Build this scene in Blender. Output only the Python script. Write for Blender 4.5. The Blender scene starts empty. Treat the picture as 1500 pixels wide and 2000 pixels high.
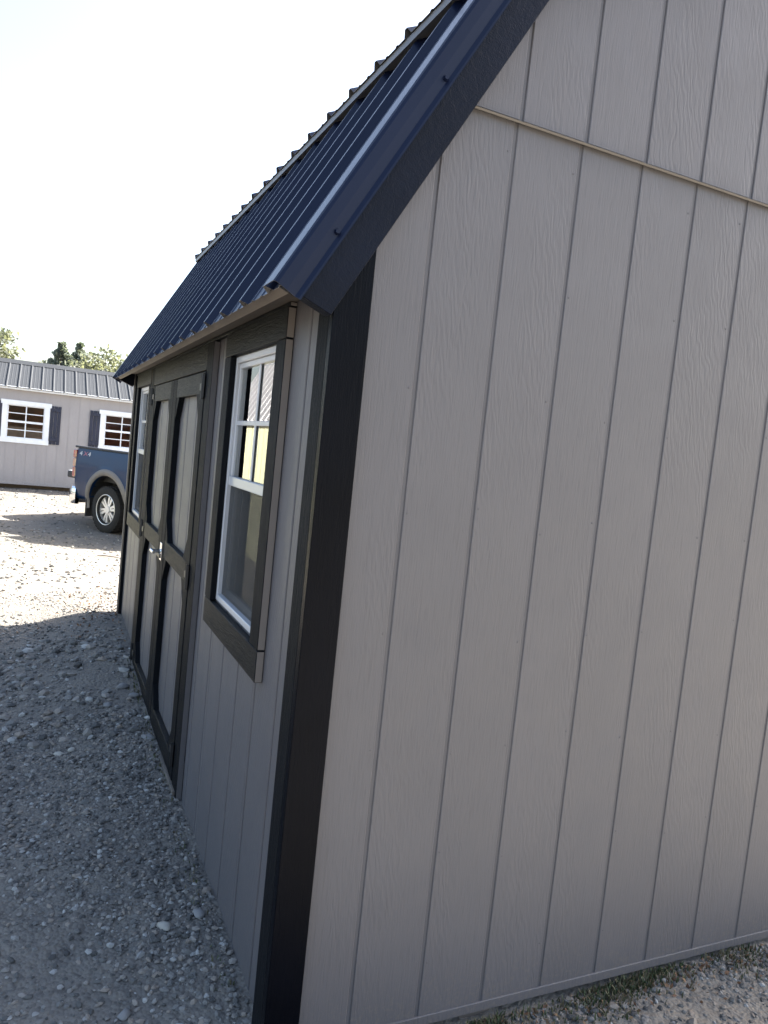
import bpy, bmesh, math, random
import numpy as np
from mathutils import Vector, Matrix

scene = bpy.context.scene
C = scene.collection
random.seed(7)
rng = np.random.default_rng(11)
PI = math.pi

# ------------------------------------------------------------------ camera
cam_data = bpy.data.cameras.new('camera')
cam = bpy.data.objects.new('camera', cam_data)
C.objects.link(cam)
cam_data.sensor_fit = 'VERTICAL'
cam_data.sensor_height = 24.0
cam_data.lens = 1466.4 / 2000.0 * 24.0
cam_data.clip_start = 0.05
cam_data.clip_end = 2000.0


def rot3(a, b, c):
    Rz = np.array([[math.cos(a), -math.sin(a), 0], [math.sin(a), math.cos(a), 0], [0, 0, 1]])
    Rx = np.array([[1, 0, 0], [0, math.cos(b), -math.sin(b)], [0, math.sin(b), math.cos(b)]])
    Ry = np.array([[math.cos(c), 0, math.sin(c)], [0, 1, 0], [-math.sin(c), 0, math.cos(c)]])
    return Rz @ Rx @ Ry


CAM_R = rot3(-.4356, -.0747, -.1037)          # columns: right, forward, up
CAM_P = (-.6025, -1.6516, 1.5772)
M = Matrix.Identity(4)
for r in range(3):
    M[r][0] = CAM_R[r, 0]
    M[r][1] = CAM_R[r, 2]
    M[r][2] = -CAM_R[r, 1]
    M[r][3] = CAM_P[r]
cam.matrix_world = M
scene.camera = cam

# ------------------------------------------------------------------ sky and sun
SUN = Vector((1.22, 0.25, 1.0)).normalized()
world = bpy.data.worlds.new('World')
scene.world = world
world.use_nodes = True
wn = world.node_tree.nodes
sky = wn.new('ShaderNodeTexSky')
sky.sky_type = 'NISHITA'
sky.sun_disc = False
sky.sun_elevation = math.asin(SUN.z)
sky.sun_rotation = math.atan2(SUN.x, SUN.y)
sky.air_density = 1.0
sky.dust_density = 3.5
sky.ozone_density = 0.6
bg = wn['Background']
bg.inputs['Strength'].default_value = 0.072
world.node_tree.links.new(sky.outputs['Color'], bg.inputs['Color'])

sun_data = bpy.data.lights.new('sun', 'SUN')
sun_data.energy = 5.0
sun_data.angle = math.radians(0.53)
sun_data.color = (1.0, 0.955, 0.88)
sun = bpy.data.objects.new('sun', sun_data)
C.objects.link(sun)
sun.rotation_euler = (-SUN).to_track_quat('-Z', 'Y').to_euler()

vs = scene.view_settings
vs.view_transform = 'Standard'
vs.look = 'None'
vs.gamma = 1.0
vs.use_curve_mapping = False
vs.exposure = 2.9
scene.render.engine = 'CYCLES'
scene.cycles.max_bounces = 8
scene.cycles.transparent_max_bounces = 16
scene.cycles.sample_clamp_indirect = 6.0


# ------------------------------------------------------------------ materials
def mat(name, col, rough=.6, spec=.5, metal=0.0, var=None, bump=None, coat=0.0):
    m = bpy.data.materials.new(name)
    m.use_nodes = True
    nt = m.node_tree
    p = nt.nodes['Principled BSDF']
    p.inputs['Base Color'].default_value = (*col, 1)
    p.inputs['Roughness'].default_value = rough
    p.inputs['Specular IOR Level'].default_value = spec
    p.inputs['Metallic'].default_value = metal
    if coat:
        p.inputs['Coat Weight'].default_value = coat
        p.inputs['Coat Roughness'].default_value = .06
    return m, nt, p


def node(nt, kind, **kw):
    n = nt.nodes.new(kind)
    for k, v in kw.items():
        setattr(n, k, v)
    return n


def coords(nt, scale=(1, 1, 1), jitter=False):
    """object coordinates, scaled; with jitter every object gets its own offset"""
    tc = node(nt, 'ShaderNodeTexCoord')
    mp = node(nt, 'ShaderNodeMapping')
    mp.inputs['Scale'].default_value = scale
    if jitter:
        oi = node(nt, 'ShaderNodeObjectInfo')
        ml = node(nt, 'ShaderNodeVectorMath', operation='SCALE')
        cb = node(nt, 'ShaderNodeCombineXYZ')
        for i in range(3):
            nt.links.new(oi.outputs['Random'], cb.inputs[i])
        nt.links.new(cb.outputs[0], ml.inputs[0])
        ml.inputs['Scale'].default_value = 37.0
        ad = node(nt, 'ShaderNodeVectorMath', operation='ADD')
        nt.links.new(tc.outputs['Object'], ad.inputs[0])
        nt.links.new(ml.outputs[0], ad.inputs[1])
        nt.links.new(ad.outputs[0], mp.inputs['Vector'])
    else:
        nt.links.new(tc.outputs['Object'], mp.inputs['Vector'])
    return mp.outputs[0]


def noise(nt, vec, scale, detail=4, rough=.55, dist=0.0):
    n = node(nt, 'ShaderNodeTexNoise')
    n.inputs['Scale'].default_value = scale
    n.inputs['Detail'].default_value = detail
    n.inputs['Roughness'].default_value = rough
    n.inputs['Distortion'].default_value = dist
    nt.links.new(vec, n.inputs['Vector'])
    return n.outputs['Fac']


def ramp(nt, fac, stops):
    r = node(nt, 'ShaderNodeValToRGB')
    el = r.color_ramp.elements
    while len(el) < len(stops):
        el.new(.5)
    for e, (p, c) in zip(el, stops):
        e.position = p
        e.color = (*c, 1)
    nt.links.new(fac, r.inputs[0])
    return r.outputs[0]


def math_(nt, op, a, b=None):
    n = node(nt, 'ShaderNodeMath', operation=op)
    for i, v in enumerate((a, b)):
        if v is None:
            continue
        if hasattr(v, 'links'):
            nt.links.new(v, n.inputs[i])
        else:
            n.inputs[i].default_value = v
    return n.outputs[0]


def add_bump(nt, p, h, strength, dist):
    b = node(nt, 'ShaderNodeBump')
    b.inputs['Strength'].default_value = strength
    b.inputs['Distance'].default_value = dist
    nt.links.new(h, b.inputs['Height'])
    nt.links.new(b.outputs[0], p.inputs['Normal'])


def scaled(c, k):
    return tuple(min(1, v * k) for v in c)


def siding_mat(name, col, rough=.54, strength=.6, dist=.0014):
    """painted engineered-wood siding: pressed vertical grain, a few cathedral swirls"""
    m, nt, p = mat(name, col, rough)
    v1 = coords(nt, (1, 1, .06), True)
    v2 = coords(nt, (1, 1, .28), True)
    v3 = coords(nt, (1, 1, 1), True)
    grain = noise(nt, v1, 210, 3, .6, .6)
    sw = node(nt, 'ShaderNodeTexWave', wave_type='BANDS', bands_direction='DIAGONAL')
    sw.inputs['Scale'].default_value = 34
    sw.inputs['Distortion'].default_value = 9
    sw.inputs['Detail'].default_value = 2
    sw.inputs['Detail Scale'].default_value = 1.2
    nt.links.new(v2, sw.inputs['Vector'])
    patch = noise(nt, v2, 5, 2)
    pm = math_(nt, 'MULTIPLY', math_(nt, 'GREATER_THAN', patch, .5), 1.0)
    mk = node(nt, 'ShaderNodeMapRange')
    mk.inputs['From Min'].default_value = .46
    mk.inputs['From Max'].default_value = .62
    nt.links.new(patch, mk.inputs['Value'])
    h = math_(nt, 'ADD', grain, math_(nt, 'MULTIPLY', math_(nt, 'MULTIPLY', sw.outputs['Fac'], mk.outputs[0]), .5))
    fine = noise(nt, v3, 420, 2)
    h = math_(nt, 'ADD', h, math_(nt, 'MULTIPLY', fine, .35))
    add_bump(nt, p, h, strength, dist)
    big = noise(nt, v3, 1.7, 3)
    colr = ramp(nt, big, [(.3, scaled(col, .94)), (.7, scaled(col, 1.05))])
    dark = node(nt, 'ShaderNodeMixRGB', blend_type='MULTIPLY')
    dark.inputs[0].default_value = 1
    nt.links.new(colr, dark.inputs[1])
    nt.links.new(ramp(nt, grain, [(.22, (.86, .86, .86)), (.5, (1, 1, 1))]), dark.inputs[2])
    sx = node(nt, 'ShaderNodeSeparateXYZ')
    tco = node(nt, 'ShaderNodeTexCoord')
    nt.links.new(tco.outputs['Object'], sx.inputs[0])
    mrz = node(nt, 'ShaderNodeMapRange')
    mrz.inputs['From Min'].default_value = .30
    mrz.inputs['From Max'].default_value = .0
    nt.links.new(math_(nt, 'ADD', sx.outputs['Z'], math_(nt, 'MULTIPLY', noise(nt, v3, 14, 5, .7), .25)), mrz.inputs['Value'])
    spl = math_(nt, 'MULTIPLY', math_(nt, 'GREATER_THAN', noise(nt, v3, 85, 3, .7), .55), mrz.outputs[0])
    dirt = node(nt, 'ShaderNodeMixRGB')
    nt.links.new(math_(nt, 'MULTIPLY', spl, .55), dirt.inputs[0])
    nt.links.new(dark.outputs[0], dirt.inputs[1])
    dirt.inputs[2].default_value = (.16, .135, .105, 1)
    nt.links.new(dirt.outputs[0], p.inputs['Base Color'])
    rr = math_(nt, 'ADD', math_(nt, 'MULTIPLY', noise(nt, v3, 9, 3), .2), rough - .1)
    nt.links.new(rr, p.inputs['Roughness'])
    return m


def rough_wood(name, col, rough=.4, axis_scale=(1, 1, .12), strength=.75, dist=.0025, var=.25, scale=120, spec=.5):
    m, nt, p = mat(name, col, rough, spec)
    v = coords(nt, axis_scale, True)
    v3 = coords(nt, (1, 1, 1), True)
    g = noise(nt, v, scale, 4, .6, .8)
    f = noise(nt, v3, scale * 2.2, 3)
    add_bump(nt, p, math_(nt, 'ADD', g, math_(nt, 'MULTIPLY', f, .5)), strength, dist)
    nt.links.new(ramp(nt, noise(nt, v3, 3.1, 4), [(.3, scaled(col, 1 - var)), (.7, scaled(col, 1 + var))]),
                 p.inputs['Base Color'])
    nt.links.new(math_(nt, 'ADD', math_(nt, 'MULTIPLY', g, .25), rough - .12), p.inputs['Roughness'])
    return m


def plain(name, col, rough=.5, metal=0.0, spec=.5, var=.06, scale=8.0, coat=0.0, bump=0.0):
    m, nt, p = mat(name, col, rough, spec, metal, coat=coat)
    v = coords(nt, (1, 1, 1), True)
    n = noise(nt, v, scale, 4)
    nt.links.new(ramp(nt, n, [(.3, scaled(col, 1 - var)), (.7, scaled(col, 1 + var))]), p.inputs['Base Color'])
    nt.links.new(math_(nt, 'ADD', math_(nt, 'MULTIPLY', n, .12), max(.02, rough - .06)), p.inputs['Roughness'])
    if bump:
        add_bump(nt, p, noise(nt, v, scale * 30, 3), bump, .001)
    return m


GREIGE = (.0965, .0920, .0970)
M_SIDING = siding_mat('greige_siding_paint', GREIGE)
M_SIDING_BACK = plain('shaded_greige_paint', scaled(GREIGE, .93), .6)  # siding greige taken darker, groove shade put into the colour
M_TRIM_V = rough_wood('black_trim_vertical', (.0035, .0045, .0065), .66, (1, 1, .12), 1.0, .003, spec=.12)
M_TRIM_H = rough_wood('black_trim_horizontal', (.0035, .0045, .0065), .56, (1, .12, 1), 1.0, .003, spec=.15)
M_TRIM_S = rough_wood('black_trim_rake', (.0026, .0045, .011), .45, (.4, 1, .4), .6, spec=.12)
M_CORNER = rough_wood('black_corner_trim', (.0018, .0024, .0045), .34, (1, 1, .12), .7, .0018, spec=.07)
M_TAN_EDGE = plain('greige_board_edge', (.165, .145, .13), .6, bump=.3)
M_SEAM = plain('painted_flashing', (.115, .102, .088), .5)
M_DECK = rough_wood('tan_roof_deck', (.115, .096, .08), .7, (1, .2, 1), .3, .001, .15, 60)
M_METAL = plain('dark_blue_roof_metal', (.003, .006, .021), .38, 0.0, .22, .12, 2.0, coat=.04)
M_METAL_UNDER = plain('grey_roof_metal_back', (.11, .11, .115), .45, 0.0, .5)
M_BLACK = plain('black_hinge_metal', (.008, .008, .009), .45)
M_CHROME = plain('chrome', (.75, .76, .78), .12, 1.0)
M_VINYL = plain('white_vinyl', (.44, .445, .46), .32, 0, .5, .03)
M_WOOD_IN = rough_wood('bare_interior_wood', (.48, .20, .09), .75, (.3, 1, 1), .3, .001, .35, 20)
M_FLOOR_IN = plain('plywood_floor', (.16, .09, .055), .7)


def glass_mat(name, tint=(.93, .95, .94), ior=1.75):
    m = bpy.data.materials.new(name)
    m.use_nodes = True
    nt = m.node_tree
    nt.nodes.clear()
    out = node(nt, 'ShaderNodeOutputMaterial')
    mx = node(nt, 'ShaderNodeMixShader')
    tr = node(nt, 'ShaderNodeBsdfTransparent')
    tr.inputs[0].default_value = (*tint, 1)
    gl = node(nt, 'ShaderNodeBsdfGlossy')
    gl.inputs['Roughness'].default_value = .0
    gl.inputs['Color'].default_value = (.95, .95, .95, 1)
    fr = node(nt, 'ShaderNodeFresnel')
    fr.inputs['IOR'].default_value = ior
    nt.links.new(fr.outputs[0], mx.inputs[0])
    nt.links.new(tr.outputs[0], mx.inputs[1])
    nt.links.new(gl.outputs[0], mx.inputs[2])
    nt.links.new(mx.outputs[0], out.inputs[0])
    return m


M_GLASS = glass_mat('window_glass')
M_GLASS2 = glass_mat('thin_window_glass', ior=1.38)


def screen_mat():
    m = bpy.data.materials.new('insect_screen')
    m.use_nodes = True
    nt = m.node_tree
    nt.nodes.clear()
    out = node(nt, 'ShaderNodeOutputMaterial')
    mx = node(nt, 'ShaderNodeMixShader')
    tr = node(nt, 'ShaderNodeBsdfTransparent')
    df = node(nt, 'ShaderNodeBsdfDiffuse')
    df.inputs[0].default_value = (.07, .07, .068, 1)
    mx.inputs[0].default_value = .46
    nt.links.new(tr.outputs[0], mx.inputs[1])
    nt.links.new(df.outputs[0], mx.inputs[2])
    nt.links.new(mx.outputs[0], out.inputs[0])
    return m


M_SCREEN = screen_mat()


def island_mat(name, stops, rough=.85, var_bump=True):
    m, nt, p = mat(name, stops[0][1], rough, .3)
    g = node(nt, 'ShaderNodeNewGeometry')
    nt.links.new(ramp(nt, g.outputs['Random Per Island'], stops), p.inputs['Base Color'])
    if var_bump:
        add_bump(nt, p, noise(nt, coords(nt), 180, 3), .4, .002)
    return m


M_STONES = island_mat('crushed_stone', [(0, (.06, .058, .055)), (.3, (.122, .118, .11)), (.55, (.19, .18, .165)),
                                        (.8, (.23, .195, .16)), (.95, (.26, .255, .24)), (1, (.36, .35, .325))])


def ground_mat():
    m, nt, p = mat('gravel_fines', (.27, .25, .22), .92, .25)
    v = coords(nt)
    big = noise(nt, v, .55, 5, .6)
    mid = noise(nt, v, 7, 5, .6)
    vo = node(nt, 'ShaderNodeTexVoronoi')
    vo.inputs['Scale'].default_value = 95
    nt.links.new(v, vo.inputs['Vector'])
    vo2 = node(nt, 'ShaderNodeTexVoronoi')
    vo2.inputs['Scale'].default_value = 42
    nt.links.new(v, vo2.inputs['Vector'])
    c1 = ramp(nt, math_(nt, 'ADD', math_(nt, 'MULTIPLY', big, .6), math_(nt, 'MULTIPLY', mid, .4)),
              [(.3, (.122, .114, .102)), (.5, (.165, .151, .132)), (.7, (.22, .198, .166))])
    sep = node(nt, 'ShaderNodeSeparateColor')
    nt.links.new(vo.outputs['Color'], sep.inputs[0])
    c2 = ramp(nt, sep.outputs[0], [(.0, (.62, .62, .64)), (.5, (1, 1, 1)), (.85, (1.0, .97, .92)), (1, (1.0, 1.0, 1.0))])
    mx = node(nt, 'ShaderNodeMixRGB', blend_type='MULTIPLY')
    mx.inputs[0].default_value = .8
    nt.links.new(c1, mx.inputs[1])
    nt.links.new(c2, mx.inputs[2])
    # pale sandy fill at the gable, carried out of view to bounce light; grey drive
    tcs = node(nt, 'ShaderNodeSeparateXYZ')
    nt.links.new(v, tcs.inputs[0])
    mr = node(nt, 'ShaderNodeMapRange')
    mr.inputs['From Min'].default_value = .25
    mr.inputs['From Max'].default_value = -.75
    nt.links.new(math_(nt, 'ADD', tcs.outputs['Y'], math_(nt, 'MULTIPLY', math_(nt, 'SUBTRACT', big, .5), 1.2)), mr.inputs['Value'])
    sand = node(nt, 'ShaderNodeMixRGB')
    mrx = node(nt, 'ShaderNodeMapRange')
    mrx.inputs['From Min'].default_value = -.35
    mrx.inputs['From Max'].default_value = .3
    nt.links.new(tcs.outputs['X'], mrx.inputs['Value'])
    nt.links.new(math_(nt, 'MULTIPLY', mr.outputs[0], mrx.outputs[0]), sand.inputs[0])
    nt.links.new(mx.outputs[0], sand.inputs[1])
    nt.links.new(ramp(nt, mid, [(.3, (.21, .19, .16)), (.7, (.30, .27, .22))]), sand.inputs[2])
    nt.links.new(sand.outputs[0], p.inputs['Base Color'])
    h = math_(nt, 'ADD', math_(nt, 'MULTIPLY', vo.outputs['Distance'], -.6),
              math_(nt, 'ADD', math_(nt, 'MULTIPLY', vo2.outputs['Distance'], -1.0), math_(nt, 'MULTIPLY', mid, .8)))
    add_bump(nt, p, h, .75, .008)
    return m


M_GROUND = ground_mat()
M_GRASS = island_mat('weeds', [(0, (.035, .055, .02)), (.4, (.06, .075, .03)), (.7, (.10, .085, .045)), (1, (.15, .115, .065))], .6, False)
M_LEAFLIT = island_mat('dry_leaves', [(0, (.10, .05, .03)), (.6, (.17, .09, .05)), (1, (.24, .16, .09))], .7, False)


# ------------------------------------------------------------------ mesh helpers
def link(o, parent=None):
    C.objects.link(o)
    if parent is not None:
        o.parent = parent
    return o


def mesh_obj(name, verts, faces, material, parent=None, smooth=False, mats=None, fidx=None):
    me = bpy.data.meshes.new(name)
    me.from_pydata([tuple(v) for v in verts], [], faces)
    for mm in (mats or [material]):
        me.materials.append(mm)
    if fidx:
        for p, i in zip(me.polygons, fidx):
            p.material_index = i
    if smooth:
        for p in me.polygons:
            p.use_smooth = True
    me.update()
    return link(bpy.data.objects.new(name, me), parent)


def bm_obj(name, bm, material, parent=None, smooth=False, mats=None):
    bmesh.ops.recalc_face_normals(bm, faces=bm.faces)
    me = bpy.data.meshes.new(name)
    bm.to_mesh(me)
    bm.free()
    for mm in (mats or [material]):
        me.materials.append(mm)
    if smooth:
        for p in me.polygons:
            p.use_smooth = True
    return link(bpy.data.objects.new(name, me), parent)


def bm_box(bm, x0, x1, y0, y1, z0, z1, bevel=0.0):
    vs_ = [bm.verts.new(c) for c in ((x0, y0, z0), (x1, y0, z0), (x1, y1, z0), (x0, y1, z0),
                                     (x0, y0, z1), (x1, y0, z1), (x1, y1, z1), (x0, y1, z1))]
    fs = [bm.faces.new([vs_[i] for i in f]) for f in ((3, 2, 1, 0), (4, 5, 6, 7), (0, 1, 5, 4), (1, 2, 6, 5), (2, 3, 7, 6), (3, 0, 4, 7))]
    if bevel:
        es = list({e for f in fs for e in f.edges})
        bmesh.ops.bevel(bm, geom=es, offset=bevel, segments=1, affect='EDGES')
    return fs


def box(name, x0, x1, y0, y1, z0, z1, material, parent=None, bevel=0.0, edge=None):
    """box; with edge, the faces looking down the -Y side take that second material"""
    bm = bmesh.new()
    bm_box(bm, min(x0, x1), max(x0, x1), min(y0, y1), max(y0, y1), min(z0, z1), max(z0, z1), bevel)
    if edge:
        bmesh.ops.recalc_face_normals(bm, faces=bm.faces)
        for f in bm.faces:
            if f.normal.y < -.9:
                f.material_index = 1
    return bm_obj(name, bm, material, parent, mats=[material, edge] if edge else None)


def prism(name, poly, axis, a0, a1, material, parent=None, bevel=0.0):
    """extrude a polygon: axis 'y' takes (x,z) points, 'x' takes (y,z), 'z' takes (x,y)"""
    def P(p, a):
        return {'y': (p[0], a, p[1]), 'x': (a, p[0], p[1]), 'z': (p[0], p[1], a)}[axis]
    bm = bmesh.new()
    A = [bm.verts.new(P(p, a0)) for p in poly]
    B = [bm.verts.new(P(p, a1)) for p in poly]
    n = len(poly)
    bm.faces.new(A)
    bm.faces.new(B[::-1])
    for i in range(n):
        bm.faces.new((A[i], A[(i + 1) % n], B[(i + 1) % n], B[i]))
    if bevel:
        bmesh.ops.bevel(bm, geom=list(bm.edges), offset=bevel, segments=1, affect='EDGES')
    return bm_obj(name, bm, material, parent)


def tube(bm, pts, rad, n=8, caps=True):
    rings = []
    for i, p in enumerate(pts):
        p = Vector(p)
        d = Vector(pts[min(i + 1, len(pts) - 1)]) - Vector(pts[max(i - 1, 0)])
        d.normalize()
        u = d.orthogonal().normalized()
        if i and abs(u.dot(pu)) < .5:
            u = pu - d * d.dot(pu)
            u.normalize()
        pu = u
        w = d.cross(u)
        r = rad[i] if hasattr(rad, '__len__') else rad
        rings.append([bm.verts.new(p + (u * math.cos(2 * PI * k / n) + w * math.sin(2 * PI * k / n)) * r) for k in range(n)])
    for a, b in zip(rings, rings[1:]):
        for k in range(n):
            bm.faces.new((a[k], a[(k + 1) % n], b[(k + 1) % n], b[k]))
    if caps:
        bm.faces.new(rings[0][::-1])
        bm.faces.new(rings[-1])


def thing(name, label, cat, loc=(0, 0, 0), rot=(0, 0, 0), group=None):
    o = bpy.data.objects.new(name, None)
    o.empty_display_size = .3
    link(o)
    o.location = loc
    o.rotation_euler = rot
    return tag(o, label, cat, group)


def tag(o, label, cat, group=None, kind=None):
    if label:
        o['label'] = label
    if cat:
        o['category'] = cat
    if group:
        o['group'] = group
    if kind:
        o['kind'] = kind
    return o


# ------------------------------------------------------------------ terrain
PROFILE_Y = [-300, -30, -4, -1.5, 0.0, .135, 1.27, 2.0, 2.8, 3.4, 3.9, 5.0, 7.0, 10.0, 12.0, 14.0, 16.0, 20, 40, 400]
PROFILE_Z = [-2.0, -.3, .0, .05, .090, .100, .130, .165, .205, .250, .265, .20, .06, -.16, -.243, -.13, .045, .05, .0, -1.0]


def sstep(a, b, x):
    t = np.clip((x - a) / (b - a), 0, 1)
    return t * t * (3 - 2 * t)


def ground_h(x, y):
    x = np.asarray(x, float)
    y = np.asarray(y, float)
    z = np.interp(y, PROFILE_Y, PROFILE_Z)
    z = z - .068 * sstep(0.10, .55, x) * sstep(.6, -.05, y)              # lower along the gable end
    z = z - .09 * sstep(-.12, -.8, x) * np.exp(-((y - 3.3) / 1.6) ** 2)  # falls away from the doors
    z = z + .012 * np.sin(x * 3.1 + y * 1.7) * np.sin(y * 2.3 - x * 1.1) * sstep(0, .4, np.abs(x))
    z = z + .006 * np.sin(x * 11.3 + 2 * np.sin(y * 7)) * np.sin(y * 9.1)
    return z


gx = np.unique(np.concatenate([np.linspace(-2.5, 3.0, 200), -2.5 - np.geomspace(.05, 400, 55), 3.0 + np.geomspace(.05, 400, 55)]))
gy = np.unique(np.concatenate([np.linspace(-2.2, 5.0, 250), np.linspace(5, 18, 120), -2.2 - np.geomspace(.05, 290, 45), 18 + np.geomspace(.2, 380, 45)]))
GX, GY = np.meshgrid(gx, gy, indexing='ij')
GZ = ground_h(GX, GY)
near = np.exp(-((GX + .5) ** 2) / 18 - ((GY - 2) ** 2) / 60)
GZ = GZ + rng.normal(0, .0025, GZ.shape) * near
nx, ny = GX.shape
gv = np.stack([GX, GY, GZ], -1).reshape(-1, 3)
idx = np.arange(nx * ny).reshape(nx, ny)
gf = np.stack([idx[:-1, :-1], idx[1:, :-1], idx[1:, 1:], idx[:-1, 1:]], -1).reshape(-1, 4)


def big_mesh(name, verts, faces, material, parent=None, smooth=False):
    k = faces.shape[1]
    me = bpy.data.meshes.new(name)
    me.vertices.add(len(verts))
    me.vertices.foreach_set('co', np.ascontiguousarray(verts, dtype=np.float32).ravel())
    me.loops.add(faces.size)
    me.loops.foreach_set('vertex_index', np.ascontiguousarray(faces, dtype=np.int32).ravel())
    me.polygons.add(len(faces))
    me.polygons.foreach_set('loop_start', np.arange(0, faces.size, k, dtype=np.int32))
    me.polygons.foreach_set('loop_total', np.full(len(faces), k, dtype=np.int32))
    me.polygons.foreach_set('use_smooth', np.full(len(faces), smooth, dtype=bool))
    me.materials.append(material)
    me.update()
    me.validate()
    return link(bpy.data.objects.new(name, me), parent)


ground = big_mesh('ground', gv, gf, M_GROUND, smooth=True)
tag(ground, 'grey crushed stone ground of the sales lot', 'ground', kind='structure')

# ------------------------------------------------------------------ roof sheet helper
RIB = .2286


def rib_profile(y0, y1, phase=0.0, h=.019):
    """list of (y, height) points of ribbed roof steel between y0 and y1"""
    pts = []
    k0 = int(math.floor((y0 - phase) / RIB)) - 1
    k1 = int(math.ceil((y1 - phase) / RIB)) + 1
    for k in range(k0, k1 + 1):
        c = phase + k * RIB
        pts += [(c - .024, 0), (c - .0075, h), (c + .0075, h), (c + .024, 0)]
        for m_ in (RIB / 3, 2 * RIB / 3):
            pts += [(c + m_ - .011, 0), (c + m_ - .004, .003), (c + m_ + .004, .003), (c + m_ + .011, 0)]
    out = [(y0, None)] + [p for p in pts if y0 < p[0] < y1] + [(y1, None)]
    ys = [p[0] for p in pts]
    hs = [p[1] for p in pts]
    return [(y, float(np.interp(y, ys, hs))) for y, _ in out]


def roof_sheet(name, y0, y1, a, b, material, parent, phase=0.0, lift=0.0, under=None, hs=1.0):
    """ribbed sheet whose ribs run from (x,z)=a (low) to b (high), laid along y"""
    d = Vector((b[0] - a[0], 0, b[1] - a[1])).normalized()
    n = Vector((-d.z, 0, d.x))
    if n.z < 0:
        n = -n
    prof = rib_profile(y0, y1, phase)
    verts, faces, fi = [], [], []
    for lay in (0, -.0012):
        for (y, h) in prof:
            for q in (a, b):
                p = Vector((q[0], y, q[1])) + n * (h * hs + lift + lay)
                verts.append(p)
    N = len(prof)
    for i in range(N - 1):
        faces.append((2 * i, 2 * i + 1, 2 * i + 3, 2 * i + 2)); fi.append(0)
        o = 2 * N
        faces.append((o + 2 * i + 2, o + 2 * i + 3, o + 2 * i + 1, o + 2 * i)); fi.append(1)
        faces.append((2 * i, 2 * i + 2, o + 2 * i + 2, o + 2 * i)); fi.append(1)
        faces.append((2 * i + 1, o + 2 * i + 1, o + 2 * i + 3, 2 * i + 3)); fi.append(1)
    return mesh_obj(name, verts, faces, material, parent, mats=[material, under or material], fidx=fi)


# ------------------------------------------------------------------ the near shed
SL, SW = 3.95, 3.05                      # length of the door wall, width of the gable
ZB = .05                                 # bottom of the siding
ZJ = 2.429                               # flashing joint on the gable
EAVE = (-.152, 1.918)                    # roof steel edge (x,z), steep lower slope
SLOPE = 1.745
BRK = (.372, EAVE[1] + SLOPE * (.372 - EAVE[0]))
RIDGE = (SW / 2, BRK[1] + .47 * (SW / 2 - BRK[0]))
RY0, RY1 = -.055, SL + .055              # roof ends
shed = thing('garden_shed', 'large greige barn-roofed shed with black trim and dark blue ribbed roof filling the right side', 'shed', (0, 0, ZB))


# children of the shed are given in world coordinates: undo the root's base offset
def fix(o):
    o.data.transform(Matrix.Translation((0, 0, -ZB)))
    return o


def roofline(x):
    """underside height of the roof over the gable at x"""
    xx = min(x, SW - x)
    if xx < BRK[0]:
        z = EAVE[1] + SLOPE * (xx - EAVE[0])
        return z - .085
    return BRK[1] + .47 * (xx - BRK[0]) - .05


def board(name, plane, a0, a1, z0, z1l, z1r, parent, face, thick=.0035, material=M_SIDING, cham=.0022):
    """one siding board with eased long edges. plane 'y' (gable, a = x) or 'x' (front, a = y); face = outer coordinate"""
    s = 1
    o, i = face, face + thick
    c = cham
    if a1 - a0 < 3 * c:
        c = 0
    def P(a, d, z):
        return (a, d, z) if plane == 'y' else (d, a, z)
    zl = lambda a: z1l + (z1r - z1l) * (a - a0) / max(1e-6, a1 - a0)
    prof = [(a0, i), (a0, o + c), (a0 + c, o), (a1 - c, o), (a1, o + c), (a1, i)]
    verts = [P(a, d, z0) for a, d in prof] + [P(a, d, zl(a)) for a, d in prof]
    n = len(prof)
    faces = [tuple(range(n))[::-1], tuple(range(n, 2 * n))]
    faces += [(k, (k + 1) % n, n + (k + 1) % n, n + k) for k in range(n)]
    if plane == 'x':
        faces = [f[::-1] for f in faces]
    return fix(mesh_obj(name, verts, faces, material, parent))


GR = .0105                                # groove width
# gable wall ---------------------------------------------------------
gpts = [(0, ZB), (SW, ZB), (SW, roofline(SW)), (SW - BRK[0], roofline(SW - BRK[0])), (SW / 2, roofline(SW / 2)), (BRK[0], roofline(BRK[0])), (0, roofline(0))]
gable = fix(prism('gable_wall', gpts, 'y', .0036, .05, M_SIDING_BACK, shed))
X1 = .2141
gro = [X1 + .2032 * k for k in range(-1, 15)]
gro = [g for g in gro if .02 < g < SW - .01]
cuts = [0.0] + gro + [SW]
for a, b in zip(cuts, cuts[1:]):
    a_, b_ = a + (GR / 2 if a > 0 else 0), b - (GR / 2 if b < SW else 0)
    zl, zr = min(ZJ, roofline(a_)), min(ZJ, roofline(b_))
    if zl < ZJ or zr < ZJ:
        zl, zr = min(roofline(a_), ZJ + .0), min(roofline(b_), ZJ + .0)
    board('siding_board', 'y', a_, b_, ZB + .026, zl, zr, gable, 0.0)
cuts = [.20] + [g + .0125 for g in gro if g > .22 and g < SW - .22] + [SW - .20]
for a, b in zip(cuts, cuts[1:]):
    a_, b_ = a + GR / 2, b - GR / 2
    zl, zr = roofline(a_), roofline(b_)
    mid = None
    if zl > ZJ + .02 or zr > ZJ + .02:
        board('siding_board', 'y', a_, b_, ZJ + .008, max(zl, ZJ + .03), max(zr, ZJ + .03), gable, -.0004, .0040)
fix(prism('flashing_strip', [(-.013, ZJ - .006), (-.016, ZJ - .002), (.004, ZJ + .009), (.004, ZJ + .002)], 'x', .19, SW - .19,
          M_SEAM, gable))
fix(box('base_board', .07, SW, -.0045, .004, ZB, ZB + .028, M_SIDING, gable, .0015))

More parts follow.
